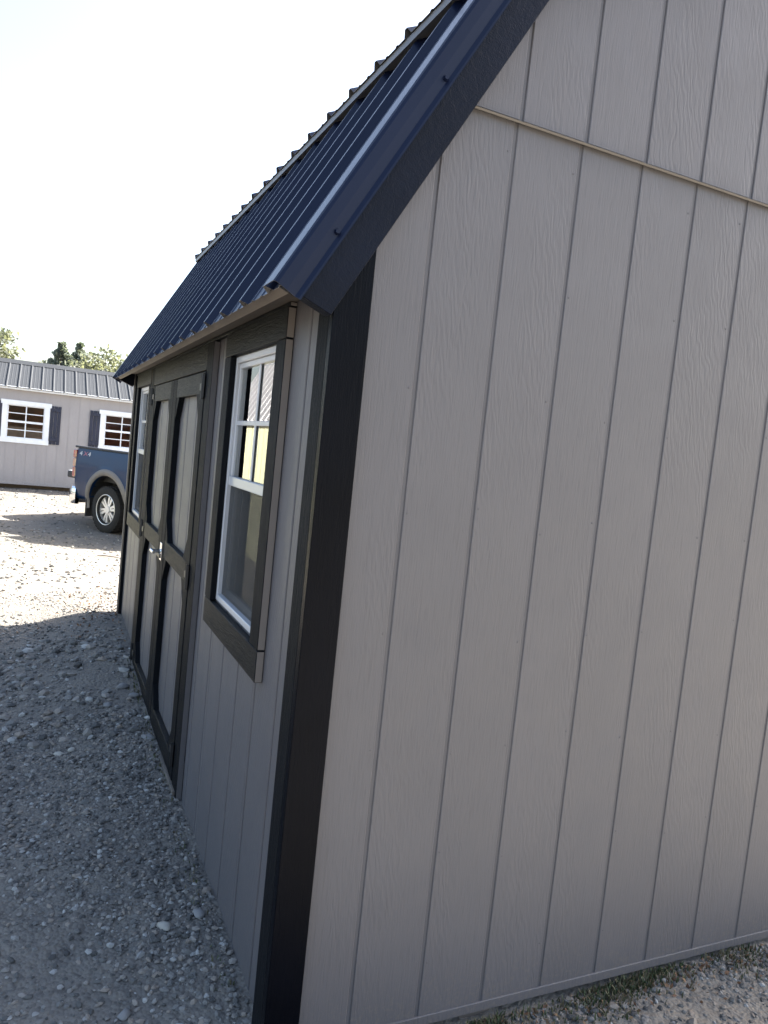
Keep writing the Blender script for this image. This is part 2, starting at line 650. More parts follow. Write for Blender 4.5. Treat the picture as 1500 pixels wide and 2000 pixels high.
bm = bmesh.new()
for g in gro:
    for zz in np.arange(.22, 2.4, .305):
        if zz < roofline(g) - .1 and rng.random() < .75:
            c = (g + rng.choice([-1, 1]) * .016, -.0004, zz + rng.normal(0, .015))
            bmesh.ops.create_cone(bm, cap_ends=True, segments=8, radius1=.0032, radius2=.0026, depth=.0012,
                                  matrix=Matrix.Translation(c) @ Matrix.Rotation(PI / 2, 4, 'X'))
fix(bm_obj('nail_heads', bm, M_SIDING_BACK, gable))['kind'] = 'stuff'

# front wall -----------------------------------------------------------
WIN = [(.414, .967, 1.010, 1.862), (3.140, 3.690, 1.020, 1.858)]
DOOR = (1.27, 3.02, .10, 1.93)
ftop = 1.985
front = None


def wall_with_holes(name, holes, material, parent):
    """front wall backing from rectangles around the openings"""
    ys = sorted({0.05, SL} | {h[0] for h in holes} | {h[1] for h in holes})
    bm = bmesh.new()
    for y0, y1 in zip(ys, ys[1:]):
        ym = (y0 + y1) / 2
        spans = [(ZB, ftop)]
        for h in holes:
            if h[0] <= ym <= h[1]:
                new = []
                for s0, s1 in spans:
                    if h[2] > s0:
                        new.append((s0, min(s1, h[2])))
                    if h[3] < s1:
                        new.append((max(s0, h[3]), s1))
                spans = new
        for s0, s1 in spans:
            bm_box(bm, .0036, .05, y0, y1, s0, s1)
    bmesh.ops.remove_doubles(bm, verts=bm.verts, dist=.0001)
    return bm_obj(name, bm, material, parent)


holes = WIN + [DOOR]
front = fix(wall_with_holes('front_wall', holes, M_SIDING_BACK, shed))
fg = [.19 + .2032 * k for k in range(0, 19)]
cuts = [0.0] + [g for g in fg if g < SL - .02] + [SL]
for a, b in zip(cuts, cuts[1:]):
    a_, b_ = a + (GR / 2 if a > 0 else .0), b - (GR / 2 if b < SL else 0)
    # cut the board lengthwise where an opening starts inside it
    ed = sorted({a_, b_} | {e for h in holes for e in h[:2] if a_ < e < b_})
    for y0, y1 in zip(ed, ed[1:]):
        ym = (y0 + y1) / 2
        spans = [(ZB, ftop)]
        for h in holes:
            if h[0] <= ym <= h[1]:
                spans = [s for q in spans for s in ((q[0], min(q[1], h[2])), (max(q[0], h[3]), q[1])) if s[1] - s[0] > .01]
        for s0, s1 in spans:
            board('siding_board', 'x', y0, y1, s0, s1, s1, front, 0.0)

# other walls, floor
fix(box('back_wall', SW - .05, SW, .06, SL - .06, ZB, 1.985, M_SIDING, shed))
fg2 = [(0.0, ZB), (SW, ZB), (SW, roofline(SW)), (SW - BRK[0], roofline(SW - BRK[0])), (SW / 2, roofline(SW / 2)), (BRK[0], roofline(BRK[0])), (0.0, roofline(0))]
fix(prism('far_gable_wall', fg2, 'y', SL - .05, SL, M_SIDING, shed))
fix(box('floor', .05, SW - .05, .05, SL - .05, ZB + .02, .24, M_FLOOR_IN, shed))

for xc in (.62, 1.50, 2.62):
    fix(box('skid', xc - .05, xc + .05, .02, SL - .02, -.08, ZB, M_DECK, shed))

# corner trim ------------------------------------------------------------
TP = -.022                                # trim face on the front wall
ctop = roofline(.07) + .03
fix(prism('corner_trim', [(TP, ZB - .045), (.069, ZB - .045), (.069, 2.12), (TP, 1.965)], 'y', -.024, .0, M_CORNER, shed, .0015))
fix(box('corner_trim', TP, .0, .0006, .074, ZB - .045, 1.99, M_TRIM_V, shed, .0015))
fix(box('corner_trim', TP, .0, SL - .060, SL, .20, 1.99, M_TRIM_V, shed, .0015))
fix(box('corner_trim', TP - .004, .069, SL + .0006, SL + .022, .20, 2.0, M_TAN_EDGE, shed, .0015))

# frieze along the eave
TR = -.024
fix(box('frieze_board', TR + .004, 0, .325, SL - .075, 1.948, 1.960, M_TRIM_H, shed, .0015, M_TAN_EDGE))


# windows ------------------------------------------------------------------
def window(y0, y1, z0, z1, tw=.089):
    F, S = .019, .015
    w = fix(box('window', -.004, .06, y0 + .001, y0 + F, z0 + .001, z1 - .001, M_VINYL, shed, .002))
    def part(name, *a, m=M_VINYL, bev=.002, edge=None):
        return fix(box(name, *a, m, w, bev, edge))
    part('frame', -.004, .06, y1 - F, y1 - .001, z0 + .001, z1 - .001)
    part('frame', -.0035, .06, y0 + F, y1 - F, z0 + .001, z0 + .022)
    part('frame', -.0035, .06, y0 + F, y1 - F, z1 - .022, z1 - .001)
    zm = (z0 + z1) / 2
    ym = (y0 + y1) / 2
    ya, yb = y0 + F, y1 - F
    # upper sash
    zt = z1 - .022
    part('sash_stile', .006, .030, ya, ya + S, zm + .016, zt)
    part('sash_stile', .006, .030, yb - S, yb, zm + .016, zt)
    part('sash_rail', .006, .030, ya + S, yb - S, zt - .018, zt)
    part('meeting_rail', .001, .034, ya, yb, zm - .016, zm + .016)
    part('pane', .015, .018, ya + S, yb - S, zm + .016, zt - .018, m=M_GLASS, bev=0)
    part('muntin', .009, .014, ym - .008, ym + .008, zm + .016, zt - .018)
    zq = (zm + zt) / 2 - .002
    part('muntin', .0095, .0145, ya + S, ym - .008, zq - .008, zq + .008)
    part('muntin', .0095, .0145, ym + .008, yb - S, zq - .008, zq + .008)
    # lower sash, set back, with its grid behind the glass
    zb_ = z0 + .022
    part('sash_stile', .024, .048, ya, ya + S, zb_, zm - .016)
    part('sash_stile', .024, .048, yb - S, yb, zb_, zm - .016)
    part('sash_rail', .024, .048, ya + S, yb - S, zb_, zb_ + .022)
    part('pane', .033, .036, ya + S, yb - S, zb_ + .022, zm - .016, m=M_GLASS, bev=0)
    zq = (zb_ + .022 + zm - .016) / 2
    part('muntin', .039, .044, ym - .008, ym + .008, zb_ + .022, zm - .016)
    part('muntin', .0395, .0445, ya + S, ym - .008, zq - .008, zq + .008)
    part('muntin', .0395, .0445, ym + .008, yb - S, zq - .008, zq + .008)
    part('insect_screen', .010, .0106, ya + .003, yb - .003, zb_ + .004, zm - .018, m=M_SCREEN, bev=0)
    # black boards round it
    e = M_TAN_EDGE
    part('window_trim', TR, -.0008, y0 - tw, y0 - .0005, z0 - .004, z1, m=M_TRIM_V, edge=e)
    part('window_trim', TR, -.0008, y1 + .0005, y1 + tw, z0 - .004, z1, m=M_TRIM_V)
    part('window_trim', TR, -.0008, y0 - tw, y1 + tw, z0 - .096, z0 - .006, m=M_TRIM_H, edge=e)
    part('window_trim', TR, -.0008, y0 - tw, y1 + tw, z1 + .002, 1.946, m=M_TRIM_H, edge=e)
    return w


window(*WIN[0])
window(*WIN[1], tw=.085)

# doors -----------------------------------------------------------------------
fix(box('door_casing', TR, 0, 1.272, 1.380, .10, 1.944, M_TRIM_V, shed, .0015, M_SIDING))
fix(box('door_casing', TR, 0, 2.912, 3.018, .10, 1.944, M_TRIM_V, shed, .0015))
fix(box('door_header', TR, .0, 1.381, 2.911, 1.842, 1.944, M_TRIM_H, shed, .0015))
fix(box('threshold', -.034, .05, 1.30, 3.0, .06, .150, M_DECK, shed, .002))
DX = -.027


def door(y0, y1, hinge_side):
    z0, z1 = .158, 1.836
    d = fix(box('door', .006, .03, y0, y1, z0, z1, M_SIDING_BACK, shed))
    def part(name, *a, m=M_TRIM_V, bev=.0018):
        return fix(box(name, *a, m, d, bev))
    g = [1.45 + .2032 * k for k in range(0, 9)]
    cs = [y0 + .04] + [q for q in g if y0 + .05 < q < y1 - .05] + [y1 - .04]
    for a, b in zip(cs, cs[1:]):
        board('panel_board', 'x', a + GR / 2, b - GR / 2, z0 + .04, z1 - .04, z1 - .04, d, .0005, .006)
    st = .089
    part('stile', DX, .0, y0, y0 + st, z0, z1)
    part('stile', DX, .0, y1 - st, y1, z0, z1)
    rails = [(z0, .245), (.975, 1.060), (1.748, z1)]
    for a, b in rails:
        part('rail', DX + .001, .0, y0 + st, y1 - st, a, b, m=M_TRIM_H)
    for lo, hi in ((.245, .975), (1.060, 1.748)):
        for sy, yy in ((1, y0 + st), (-1, y1 - st)):
            for sz, zz in ((1, lo), (-1, hi)):
                fix(prism('corner_gusset', [(yy, zz), (yy + sy * .075, zz), (yy, zz + sz * .105)], 'x', DX + .002, .0, M_TRIM_V, d))
    hy = y0 if hinge_side < 0 else y1
    for zc in (1.775, 1.010, .270):
        h = part('hinge', DX - .006, DX - .0005, hy - .012, hy + .012, zc - .048, zc + .048, m=M_BLACK)
        s = 1 if hinge_side < 0 else -1
        bm = bmesh.new()
        bm_box(bm, DX - .004, DX - .0002, min(hy + s * .012, hy + s * .075), max(hy + s * .012, hy + s * .075), zc - .014, zc + .014, .001)
        o = fix(bm_obj('hinge', bm, M_BLACK, d))
        bm = bmesh.new()
        tube(bm, [(DX - .007, hy, zc - .05), (DX - .007, hy, zc + .05)], .006, 8)
        fix(bm_obj('hinge', bm, M_BLACK, d))
    return d


d_r = door(1.3825, 2.1425, -1)
d_l = door(2.1475, 2.9095, 1)
# latch on the right leaf
bm = bmesh.new()
bm_box(bm, DX - .006, DX, 2.085, 2.140, .955, 1.040, .001)
tube(bm, [(DX, 2.112, 1.000), (DX - .045, 2.112, 1.000)], .009, 10)
lat = fix(bm_obj('door_latch', bm, M_CHROME, d_r))
bm = bmesh.new()
tube(bm, [(DX - .045, 2.060, 1.000), (DX - .050, 2.112, 1.003), (DX - .045, 2.165, 1.000)], .008, 10)
fix(bm_obj('latch_handle', bm, M_CHROME, d_r))
bm = bmesh.new()
bm_box(bm, DX - .012, DX - .001, 2.10, 2.20, .965, .985, .001)
fix(bm_obj('latch_bolt', bm, M_BLACK, d_r))

# roof ------------------------------------------------------------------------
sd = Vector((1, 0, SLOPE)).normalized()           # up the steep slope
sn = Vector((-sd.z, 0, sd.x))                     # outwards


def on_slope(s, d):
    """point s metres up the slope from the steel edge, d metres inwards (positive) of the steel"""
    p = Vector((EAVE[0], 0, EAVE[1])) + sd * s - sn * d
    return (p.x, p.z)


slen = (BRK[0] - EAVE[0]) / sd.x
# deck boards under the steel, their cut end shows as the tan strip
fix(prism('roof_deck', [on_slope(.014, .004), on_slope(slen, .004), on_slope(slen, .030), on_slope(.014, .030)], 'y', .0, SL - .0, M_DECK, shed))
fix(box('soffit_board', -.098, -.002, .02, SL - .02, 1.962, 1.974, M_DECK, shed))
PHASE = .044
edges = [RY0, .73, 1.644, 2.558, 3.473, RY1]
for a, b in zip(edges, edges[1:]):
    fix(roof_sheet('roof_panel', a, b, EAVE, BRK, M_METAL, shed, PHASE, 0, M_METAL_UNDER))
bm = bmesh.new()
for s_ in (.10, .52, .94):
    for k in range(0, 18):
        yy = PHASE + k * RIB + .040
        if yy < RY1 - .03:
            q = on_slope(s_, -.003)
            bmesh.ops.create_cone(bm, cap_ends=True, segments=6, radius1=.007, radius2=.0045, depth=.007,
                                  matrix=Matrix.Translation((q[0], yy, q[1])) @ sn.to_track_quat('Z', 'Y').to_matrix().to_4x4())
fix(bm_obj('roof_screws', bm, M_METAL, shed))['kind'] = 'stuff'
# upper slope
UP0 = (BRK[0] - .048, BRK[1] - .47 * .048 + .030)
UP1 = (RIDGE[0], RIDGE[1] + .030)
PH2 = .066
for a, b in zip(edges, edges[1:]):
    fix(roof_sheet('roof_panel', a, b, UP0, UP1, M_METAL, shed, PH2, 0, M_METAL_UNDER))
fix(prism('upper_roof_edge', [(UP0[0] + .006, UP0[1] - .001), (UP0[0] + .055, UP0[1] + .021), (UP0[0] + .055, UP0[1] - .008), (UP0[0] + .006, UP0[1] - .024)],
          'y', RY0 + .002, RY1 - .002, M_METAL_UNDER, shed))
mir = lambda p: (SW - p[0], p[1])
for a, b in zip(edges, edges[1:]):
    fix(roof_sheet('roof_panel', a, b, mir(EAVE), mir(BRK), M_METAL, shed, PHASE, 0, M_METAL_UNDER))
    fix(roof_sheet('roof_panel', a, b, mir(UP0), mir(UP1), M_METAL, shed, PH2, 0, M_METAL_UNDER))
fix(prism('ridge_cap', [(SW / 2 - .16, UP1[1] - .052), (SW / 2, UP1[1] + .028), (SW / 2 + .16, UP1[1] - .052), (SW / 2 + .16, UP1[1] - .055), (SW / 2, UP1[1] + .024), (SW / 2 - .16, UP1[1] - .055)],
          'y', RY0 - .01, RY1 + .01, M_METAL, shed))


def rake(y_in, sgn):
    """board and folded steel along one end of the steep slope; sgn -1 near end, 1 far end"""
    y0, y1 = sorted((y_in, y_in + sgn * .040))
    fix(prism('rake_board', [on_slope(.006, .004), on_slope(slen, .004), on_slope(slen, .124), on_slope(.022, .124)], 'y', y0, y1, M_TRIM_S, shed, .0015))
    # folded steel: a leg on the roof, a rounded bend, a face, a small kick-out
    yo = y_in + sgn * .052
    prof = [(y_in - sgn * .030, -.021), (yo - sgn * .010, -.021), (yo - sgn * .0035, -.018), (yo, -.011), (yo + sgn * .001, .012), (yo, .034), (yo + sgn * .007, .0425), (yo + sgn * .0075, .046)]
    verts, faces = [], []
    for s in (-.004, slen * .33, slen * .66, slen + .01):
        for lay in (0, .0015):
            for (y, d) in prof:
                q = on_slope(s, d + lay)
                verts.append((q[0], y - sgn * lay, q[1]))
    n = len(prof)
    ns = 4
    for k in range(ns - 1):
        for i in range(n - 1):
            a = k * 2 * n + i
            faces.append((a, a + 1, a + 1 + 2 * n, a + 2 * n))
            faces.append((a + n, a + n + 2 * n, a + n + 1 + 2 * n, a + n + 1))
    for k in (0, ns - 1):
        for i in range(n - 1):
            a = k * 2 * n + i
            faces.append((a, a + n, a + n + 1, a + 1))
    o = fix(mesh_obj('rake_flashing', verts, faces, M_METAL, shed, smooth=False))
    for s in (.17, .62, 1.0):
        q = on_slope(s, .028)
        bm = bmesh.new()
        bmesh.ops.create_cone(bm, cap_ends=True, segments=6, radius1=.0075, radius2=.005, depth=.008,
                              matrix=Matrix.Translation((q[0], yo + sgn * .004, q[1])) @ Matrix.Rotation(sgn * -PI / 2, 4, 'X'))
        fix(bm_obj('screw', bm, M_METAL, shed))
    # upper slope rake board
    a = (BRK[0] - .02, BRK[1])
    b = RIDGE
    for m_ in (lambda p: p, mir):
        pl = [m_((a[0], a[1] + .02)), m_((b[0], b[1] + .03)), m_((b[0], b[1] - .11)), m_((a[0] + .05, a[1] - .09))]
        fix(prism('rake_board', pl, 'y', y0, y1, M_TRIM_S, shed))
    pl = [mir(p) for p in (on_slope(.006, .004), on_slope(slen, .004), on_slope(slen, .124), on_slope(.022, .124))]
    fix(prism('rake_board', pl, 'y', y0, y1, M_TRIM_S, shed))


rake(-.0045, -1)
rake(SL + .0045, 1)

# ------------------------------------------------------------------ the shed across the lot
M_SID2 = siding_mat('pale_taupe_siding', (.34, .31, .30), .55, .3)
M_WHITE = plain('white_trim_paint', (.80, .80, .80), .45)
M_ROOF2 = plain('grey_roof_steel', (.034, .037, .042), .7, 0, .15, .05, 1.5)
M_SHUT = rough_wood('dark_shutter', (.018, .02, .04), .5, (1, 1, .2))
M_SKID = plain('brown_skid', (.14, .10, .07), .8)


def far_shed():
    root = thing('storage_shed', 'long taupe shed with grey ribbed roof, white trimmed windows and dark shutters behind the pickup', 'shed',
                 (-1.32, 16.4, .172), (0, 0, 0))
    # local: x along the wall to the right (0 = left edge of the picture), y to the back, z up; wall base z = 0
    x0, x1, H, D = -3.2, 4.6, 2.0, 2.50
    wins = [(-.05, .88, .863, 1.768), (1.915, 2.845, .863, 1.768), (-2.0, -1.07, .863, 1.768)]
    hole = [(a + .10, b - .10, c + .10, d - .095) for a, b, c, d in wins]
    bm = bmesh.new()
    ys = sorted({x0, x1} | {e for h in hole for e in h[:2]})
    for a, b in zip(ys, ys[1:]):
        m_ = (a + b) / 2
        sp = [(0, H)]
        for h in hole:
            if h[0] < m_ < h[1]:
                sp = [(0, h[2]), (h[3], H)]
        for s0, s1 in sp:
            bm_box(bm, a, b, .004, .06, s0, s1)
    bmesh.ops.remove_doubles(bm, verts=bm.verts, dist=1e-4)
    wall = bm_obj('front_wall', bm, M_SID2, root)
    cuts = [x0] + [x0 + .2032 * k for k in range(1, 39) if x0 + .2032 * k < x1 - .03] + [x1]
    for a, b in zip(cuts, cuts[1:]):
        ed = sorted({a + .004, b - .004} | {e for h in hole for e in h[:2] if a + .004 < e < b - .004})
        for e0, e1 in zip(ed, ed[1:]):
            m_ = (e0 + e1) / 2
            sp = [(0.02, H)]
            for h in hole:
                if h[0] < m_ < h[1]:
                    sp = [(0.02, h[2]), (h[3], H)]
            for s0, s1 in sp:
                bmx = bmesh.new()
                bm_box(bmx, e0, e1, 0, .0045, s0, s1)
                bm_obj('siding_board', bmx, M_SID2, wall)
    box('base_trim', x0, x1, -.008, .05, -.035, .02, M_SID2, root)
    for yy in (.25, 1.2, 2.1):
        box('skid', x0, x1, yy - .05, yy + .05, -.22, -.037, M_SKID, root)
    box('end_wall', x0, x0 + .06, .062, D, 0, H, M_SID2, root)
    box('end_wall', x1 - .06, x1, .062, D, 0, H, M_SID2, root)
    # unseen gaps left in the back wall, added so daylight falls inside
    box('back_wall', -2.1, 3.0, D - .06, D, 0, H, M_WOOD_IN, root)
    box('back_wall', 4.3, x1 - .06, D - .06, D, 0, H, M_WOOD_IN, root)
    box('floor', x0 + .06, x1 - .06, .062, D - .06, .0, .03, M_FLOOR_IN, root)
    for k in range(9):
        xx = x0 + .5 + k * .61
        box('stud', xx, xx + .04, D - .15, D - .062, .03, H, M_WOOD_IN, root)
        box('rafter', xx, xx + .04, .08, D - .08, H - .09, H - .0, M_WOOD_IN, root)
    box('eave_board', x0 - .05, x1 + .05, -.10, -.0, H - .005, H + .055, M_WHITE, root, .003)
    # roof: ribs run up the slope, laid along x
    rise = .64
    def sheet(a, b, y_lo, y_hi, z_lo, z_hi, under):
        prof = rib_profile(a, b, -3.2)
        d = Vector((0, y_hi - y_lo, z_hi - z_lo)).normalized()
        n = Vector((0, -d.z, d.y))
        if n.z < 0:
            n = -n
        verts, faces, fi = [], [], []
        for lay in (0, -.002):
            for (x, h) in prof:
                for (yy, zz) in ((y_lo, z_lo), (y_hi, z_hi)):
                    verts.append(Vector((x, yy, zz)) + n * (h + lay))
        N = len(prof)
        for i in range(N - 1):
            faces.append((2 * i, 2 * i + 2, 2 * i + 3, 2 * i + 1)); fi.append(0)
            o = 2 * N
            faces.append((o + 2 * i, o + 2 * i + 1, o + 2 * i + 3, o + 2 * i + 2)); fi.append(1)
            faces.append((2 * i, o + 2 * i, o + 2 * i + 2, 2 * i + 2)); fi.append(0)
        mesh_obj('roof_panel', verts, faces, M_ROOF2, root, mats=[M_ROOF2, M_ROOF2], fidx=fi)
    e = [x0 - .08 + .9144 * k for k in range(9)] + [x1 + .08]
    for a, b in zip(e, e[1:]):
        if b - a > .05:
            sheet(a, b, -.13, D / 2, H + .03, H + .03 + rise, None)
            sheet(a, b, D + .13, D / 2, H + .03, H + .03 + rise, None)
    prz = H + .03 + rise
    mesh_obj('ridge_cap', [(x0 - .1, D / 2 - .16, prz - .06), (x1 + .1, D / 2 - .16, prz - .06), (x0 - .1, D / 2, prz + .04), (x1 + .1, D / 2, prz + .04),
                           (x0 - .1, D / 2 + .16, prz - .06), (x1 + .1, D / 2 + .16, prz - .06)], [(0, 1, 3, 2), (2, 3, 5, 4)], M_ROOF2, root)
    for xe in (x0, x1):
        prism('gable_end', [(0.0, H), (D, H), (D / 2, H + rise - .02)], 'x', xe - (.0 if xe > 0 else -.06), xe - (.06 if xe > 0 else 0), M_SID2, root)
    for (a, b, c, d) in wins:
        t = .10
        w = box('window', a - .03, b + .03, -.022, -.0005, d - .095, d, M_WHITE, root, .002)
        def part(n, *q, m=M_WHITE):
            return box(n, *q, m, w, 0)
        part('window_trim', a - .01, b + .01, -.022, -.0005, c, c + t)
        part('window_trim', a, a + t, -.020, -.0005, c + t, d - .095)
        part('window_trim', b - t, b, -.020, -.0005, c + t, d - .095)
        ia, ib, ic, id_ = a + t, b - t, c + t, d - .095
        zm = (ic + id_) / 2
        xm = (ia + ib) / 2
        part('sash_rail', ia, ib, .008, .03, zm - .022, zm + .022)
        for q in ((ia, ia + .022, ic, id_), (ib - .022, ib, ic, id_)):
            part('sash_stile', q[0], q[1], .010, .03, q[2], q[3])
        part('sash_rail', ia + .022, ib - .022, .010, .03, ic, ic + .022)
        part('sash_rail', ia + .022, ib - .022, .010, .03, id_ - .022, id_)
        for lo, hi in ((ic + .022, zm - .022), (zm + .022, id_ - .022)):
            part('muntin', xm - .011, xm + .011, .014, .022, lo, hi)
            zz = (lo + hi) / 2
            part('muntin', ia + .022, xm - .011, .0145, .0225, zz - .009, zz + .009)
            part('muntin', xm + .011, ib - .022, .0145, .0225, zz - .009, zz + .009)
            part('pane', ia + .022, ib - .022, .024, .027, lo, hi, m=M_GLASS2)
        for sx in (-1, 1):
            base = a - .012 if sx < 0 else b + .012
            s0 = base - .207 if sx < 0 else base + .0
            sh = box('shutter', s0, s0 + .064, -.018, -.0005, c + .03, d - .04, M_SHUT, root, .002)
            for k in (1, 2):
                box('shutter_board', s0 + k * .074, s0 + k * .074 + .064, -.018, -.0005, c + .03, d - .04, M_SHUT, sh, .002)
            for zz in (c + .10, d - .16):
                box('shutter_batten', s0 + .004, s0 + .208, -.034, -.0185, zz, zz + .07, M_SHUT, sh, .002)
    return root


far_shed()


# ------------------------------------------------------------------ the cream shed at the left, outside the picture, mirrored in the window
def cream_shed():
    gz = float(ground_h(-2.2, 8))
    root = thing('cream_shed', 'cream sided shed with pale ribbed metal roof, mirrored in the nearer window', 'shed', (-2.02, 7.0, gz))
    M_CR = siding_mat('cream_siding', (.40, .405, .27), .55, .25)
    M_RP = plain('pale_roof_steel', (.32, .32, .33), .35, 0, .5, .03)
    M_BR = plain('brown_trim', (.08, .05, .04), .6)
    L, H, W = 2.85, 1.84, 2.6
    wall = box('front_wall', -.05, -.006, 0, L, 0, H, plain('cream_back', (.42, .39, .22), .7), root)
    for k in range(int(L / .2032) + 1):
        a, b = k * .2032, min(L, (k + 1) * .2032 - .011)
        if b - a > .02:
            box('siding_board', -.0065, 0, a, b, 0.0, H, M_CR, wall)
    box('back_wall', -W, -W + .05, 0, L, 0, H, M_CR, root)
    prof = [(-.051, 0), (-W + .05, 0), (-W + .05, H), (-W + .5, H + .78), (-W / 2, H + 1.1), (-.5, H + .78), (-.051, H)]
    prism('gable_wall', prof, 'y', .0, .05, M_CR, root)
    prism('gable_wall', prof, 'y', L - .05, L, M_CR, root)
    box('eave_board', -.05, .06, -.05, L + .05, H - .02, H + .05, M_BR, root)
    for k in range(4):
        a, b = -.06 + k * .9144, min(L + .06, -.06 + (k + 1) * .9144)
        if b - a < .02:
            continue
        for A, B in (((.10, H + .02), (-.42, H + .92)), ((-.40, H + .93), (-W / 2, H + 1.28)), ((-W - .10, H + .02), (-W + .42, H + .92)), ((-W + .40, H + .93), (-W / 2, H + 1.28))):
            roof_sheet('roof_panel', a, b, A, B, M_RP, root, .03, 0, M_RP, 1.8)
    return root


cream_shed()


# ------------------------------------------------------------------ the pickup
M_PAINT = plain('blue_truck_paint', (.002, .020, .066), .38, 0.0, .2, .06, 3.0, coat=.18)
M_DARKPLASTIC = plain('dark_plastic', (.02, .02, .022), .6)
M_FLARE = plain('reflection_tan_flare', (.14, .128, .118), .55)  # tan-grey stands in for what the bodywork reflects
M_TYRE = plain('tyre_rubber', (.022, .021, .020), .85, 0, .3, .2, 12)
M_RIM = plain('alloy', (.72, .71, .69), .36, .75)
M_TAIL = plain('red_lens', (.22, .012, .018), .15, 0, .6, .1, coat=1.0)
M_TAIL2 = plain('amber_clear_lens', (.30, .14, .10), .15, 0, .6, .1, coat=1.0)
M_TGLASS = plain('dark_car_glass', (.012, .014, .016), .06, 0, .6, .05)
M_DECALW = plain('white_decal', (.45, .45, .48), .4)
M_DECALR = plain('red_decal', (.30, .06, .08), .4)


def truck():
    ang = math.atan2(-.865, .501)
    cx, cy, cz = .598, 12.018, -.243
    root = thing('pickup_truck', 'dark blue pickup truck with its tailgate down, half hidden behind the near shed', 'truck',
                 (cx + .83 * .865, cy + .83 * .501, cz), (0, 0, ang))
    R = .405
    WB = 3.75

    def y_out(z):
        return float(np.interp(z, [.45, .62, .80, 1.02, 1.10, 1.30, 1.42, 1.47], [.90, .955, .978, .985, .992, .968, .945, .925]))

    def side(name, x0, x1, zt, zb, wheel, parent, sgn, material, bend=None):
        """outer skin of one side as columns between a lower and an upper line, with a wheel arch"""
        xs = sorted(set(np.round(np.concatenate([np.linspace(x0, x1, 26), (wheel + .53 * np.cos(np.linspace(0, PI, 25))) if wheel is not None else []]), 4)))
        xs = [x for x in xs if x0 <= x <= x1]
        rows = 16
        verts, faces = [], []
        for x in xs:
            lo = zb(x)
            if wheel is not None and abs(x - wheel) < .53:
                lo = max(lo, .47 + math.sqrt(max(0, .53 ** 2 - (x - wheel) ** 2)))
            hi = zt(x)
            for k in range(rows):
                z = lo + (hi - lo) * k / (rows - 1)
                yy = y_out(z) - (bend(x) if bend else 0)
                if wheel is not None:
                    rr = math.hypot(x - wheel, z - .47)
                    yy += .020 * max(0, 1 - abs(rr - .57) / .09)
                verts.append((x, sgn * yy, z))
            verts.append((x, sgn * (y_out(lo) - .10), lo))
        n = rows + 1
        for i in range(len(xs) - 1):
            for k in range(rows - 1):
                faces.append((i * n + k, (i + 1) * n + k, (i + 1) * n + k + 1, i * n + k + 1))
            faces.append((i * n + rows, (i + 1) * n + rows, (i + 1) * n, i * n))
        o = mesh_obj(name, verts, faces, material, parent, smooth=True)
        return o

    bed_rear, bed_front = -1.01, .96
    rear_bend = lambda x: .05 * max(0, (-.90 - x) / .11) ** 2
    for sgn in (-1, 1):
        s = side('bed_side', bed_rear, bed_front, lambda x: 1.405 + .012 * (x > -.95), lambda x: .52 if x > -.5 else .50, 0.0, root, sgn, M_PAINT, rear_bend)
        # rail cap
        box('rail_cap', bed_rear + .02, bed_front, sgn * .93 - .05, sgn * .93 + .045, 1.402, 1.438, M_DARKPLASTIC, root, .01)
        box('inner_bed_side', bed_rear, bed_front, sgn * .80 - .01, sgn * .80 + .01, .90, 1.40, M_DARKPLASTIC, root)
        # flare ring round the arch, a tan-grey reflection painted into its colour
        vs_, fs_ = [], []
        N = 28
        for k in range(N + 1):
            t = PI * (k / N) * 1.12 - .06 * PI
            for rr, dy in ((.515, .012), (.53, .030), (.615, .026), (.63, .004)):
                x, z = rr * math.cos(t), .47 + rr * math.sin(t)
                vs_.append((x, sgn * (y_out(max(z, .5)) + dy), z))
        for k in range(N):
            for j in range(3):
                a = k * 4 + j
                fs_.append((a, a + 1, a + 5, a + 4))
        mesh_obj('wheel_arch_flare', vs_, fs_, M_FLARE, root, smooth=True)
        # tail light: red top, clear middle, amber-red foot, wrapping the corner
        for (z0, z1, mm) in ((1.22, 1.36, M_TAIL), (1.06, 1.215, M_TAIL2), (.88, 1.055, M_TAIL)):
            bm = bmesh.new()
            bm_box(bm, bed_rear - .035, bed_rear + .055, min(sgn * .80, sgn * .975), max(sgn * .80, sgn * .975), z0, z1, .012)
            bm_obj('tail_light', bm, mm, root, smooth=False)
        # mud flap
        box('mud_flap', -.60, -.57, min(sgn * .70, sgn * .96), max(sgn * .70, sgn * .96), .22, .62, M_DARKPLASTIC, root, .01)
    # wheel wells, bed, tailgate
    for wx in (0, WB):
        for sgn in (-1, 1):
            vs_, fs_ = [], []
            N = 16
            for k in range(N + 1):
                t = PI * k / N
                for yy in (.92, .56):
                    vs_.append((wx + .53 * math.cos(t), sgn * yy, .47 + .53 * math.sin(t)))
            for k in range(N):
                fs_.append((2 * k, 2 * k + 1, 2 * k + 3, 2 * k + 2))
            fs_.append(tuple(range(1, 2 * N + 2, 2)))
            mesh_obj('wheel_well', vs_, fs_, M_DARKPLASTIC, root)
    box('bed_floor', bed_rear, bed_front, -.80, .80, .86, .90, M_DARKPLASTIC, root)
    box('bed_front_wall', bed_front - .03, bed_front, -.79, .79, .90, 1.45, M_PAINT, root)
    tg = box('tailgate', bed_rear - .52, bed_rear - .015, -.76, .76, .825, .945, M_DARKPLASTIC, root, .018)
    box('tailgate_liner', bed_rear - .51, bed_rear - .03, -.75, .75, .944, .958, M_VINYL, tg, .004)
    box('tailgate_edge', bed_rear - .534, bed_rear - .518, -.74, .74, .84, .93, M_BLACK, tg, .004)
    # rear bumper: swept bar with rounded corners and a lower valance
    path = [(-.90, .945), (-1.02, .955), (-1.10, .93), (-1.15, .85), (-1.17, .55), (-1.17, 0)]
    path = path + [(x, -y) for x, y in path[-2::-1]]
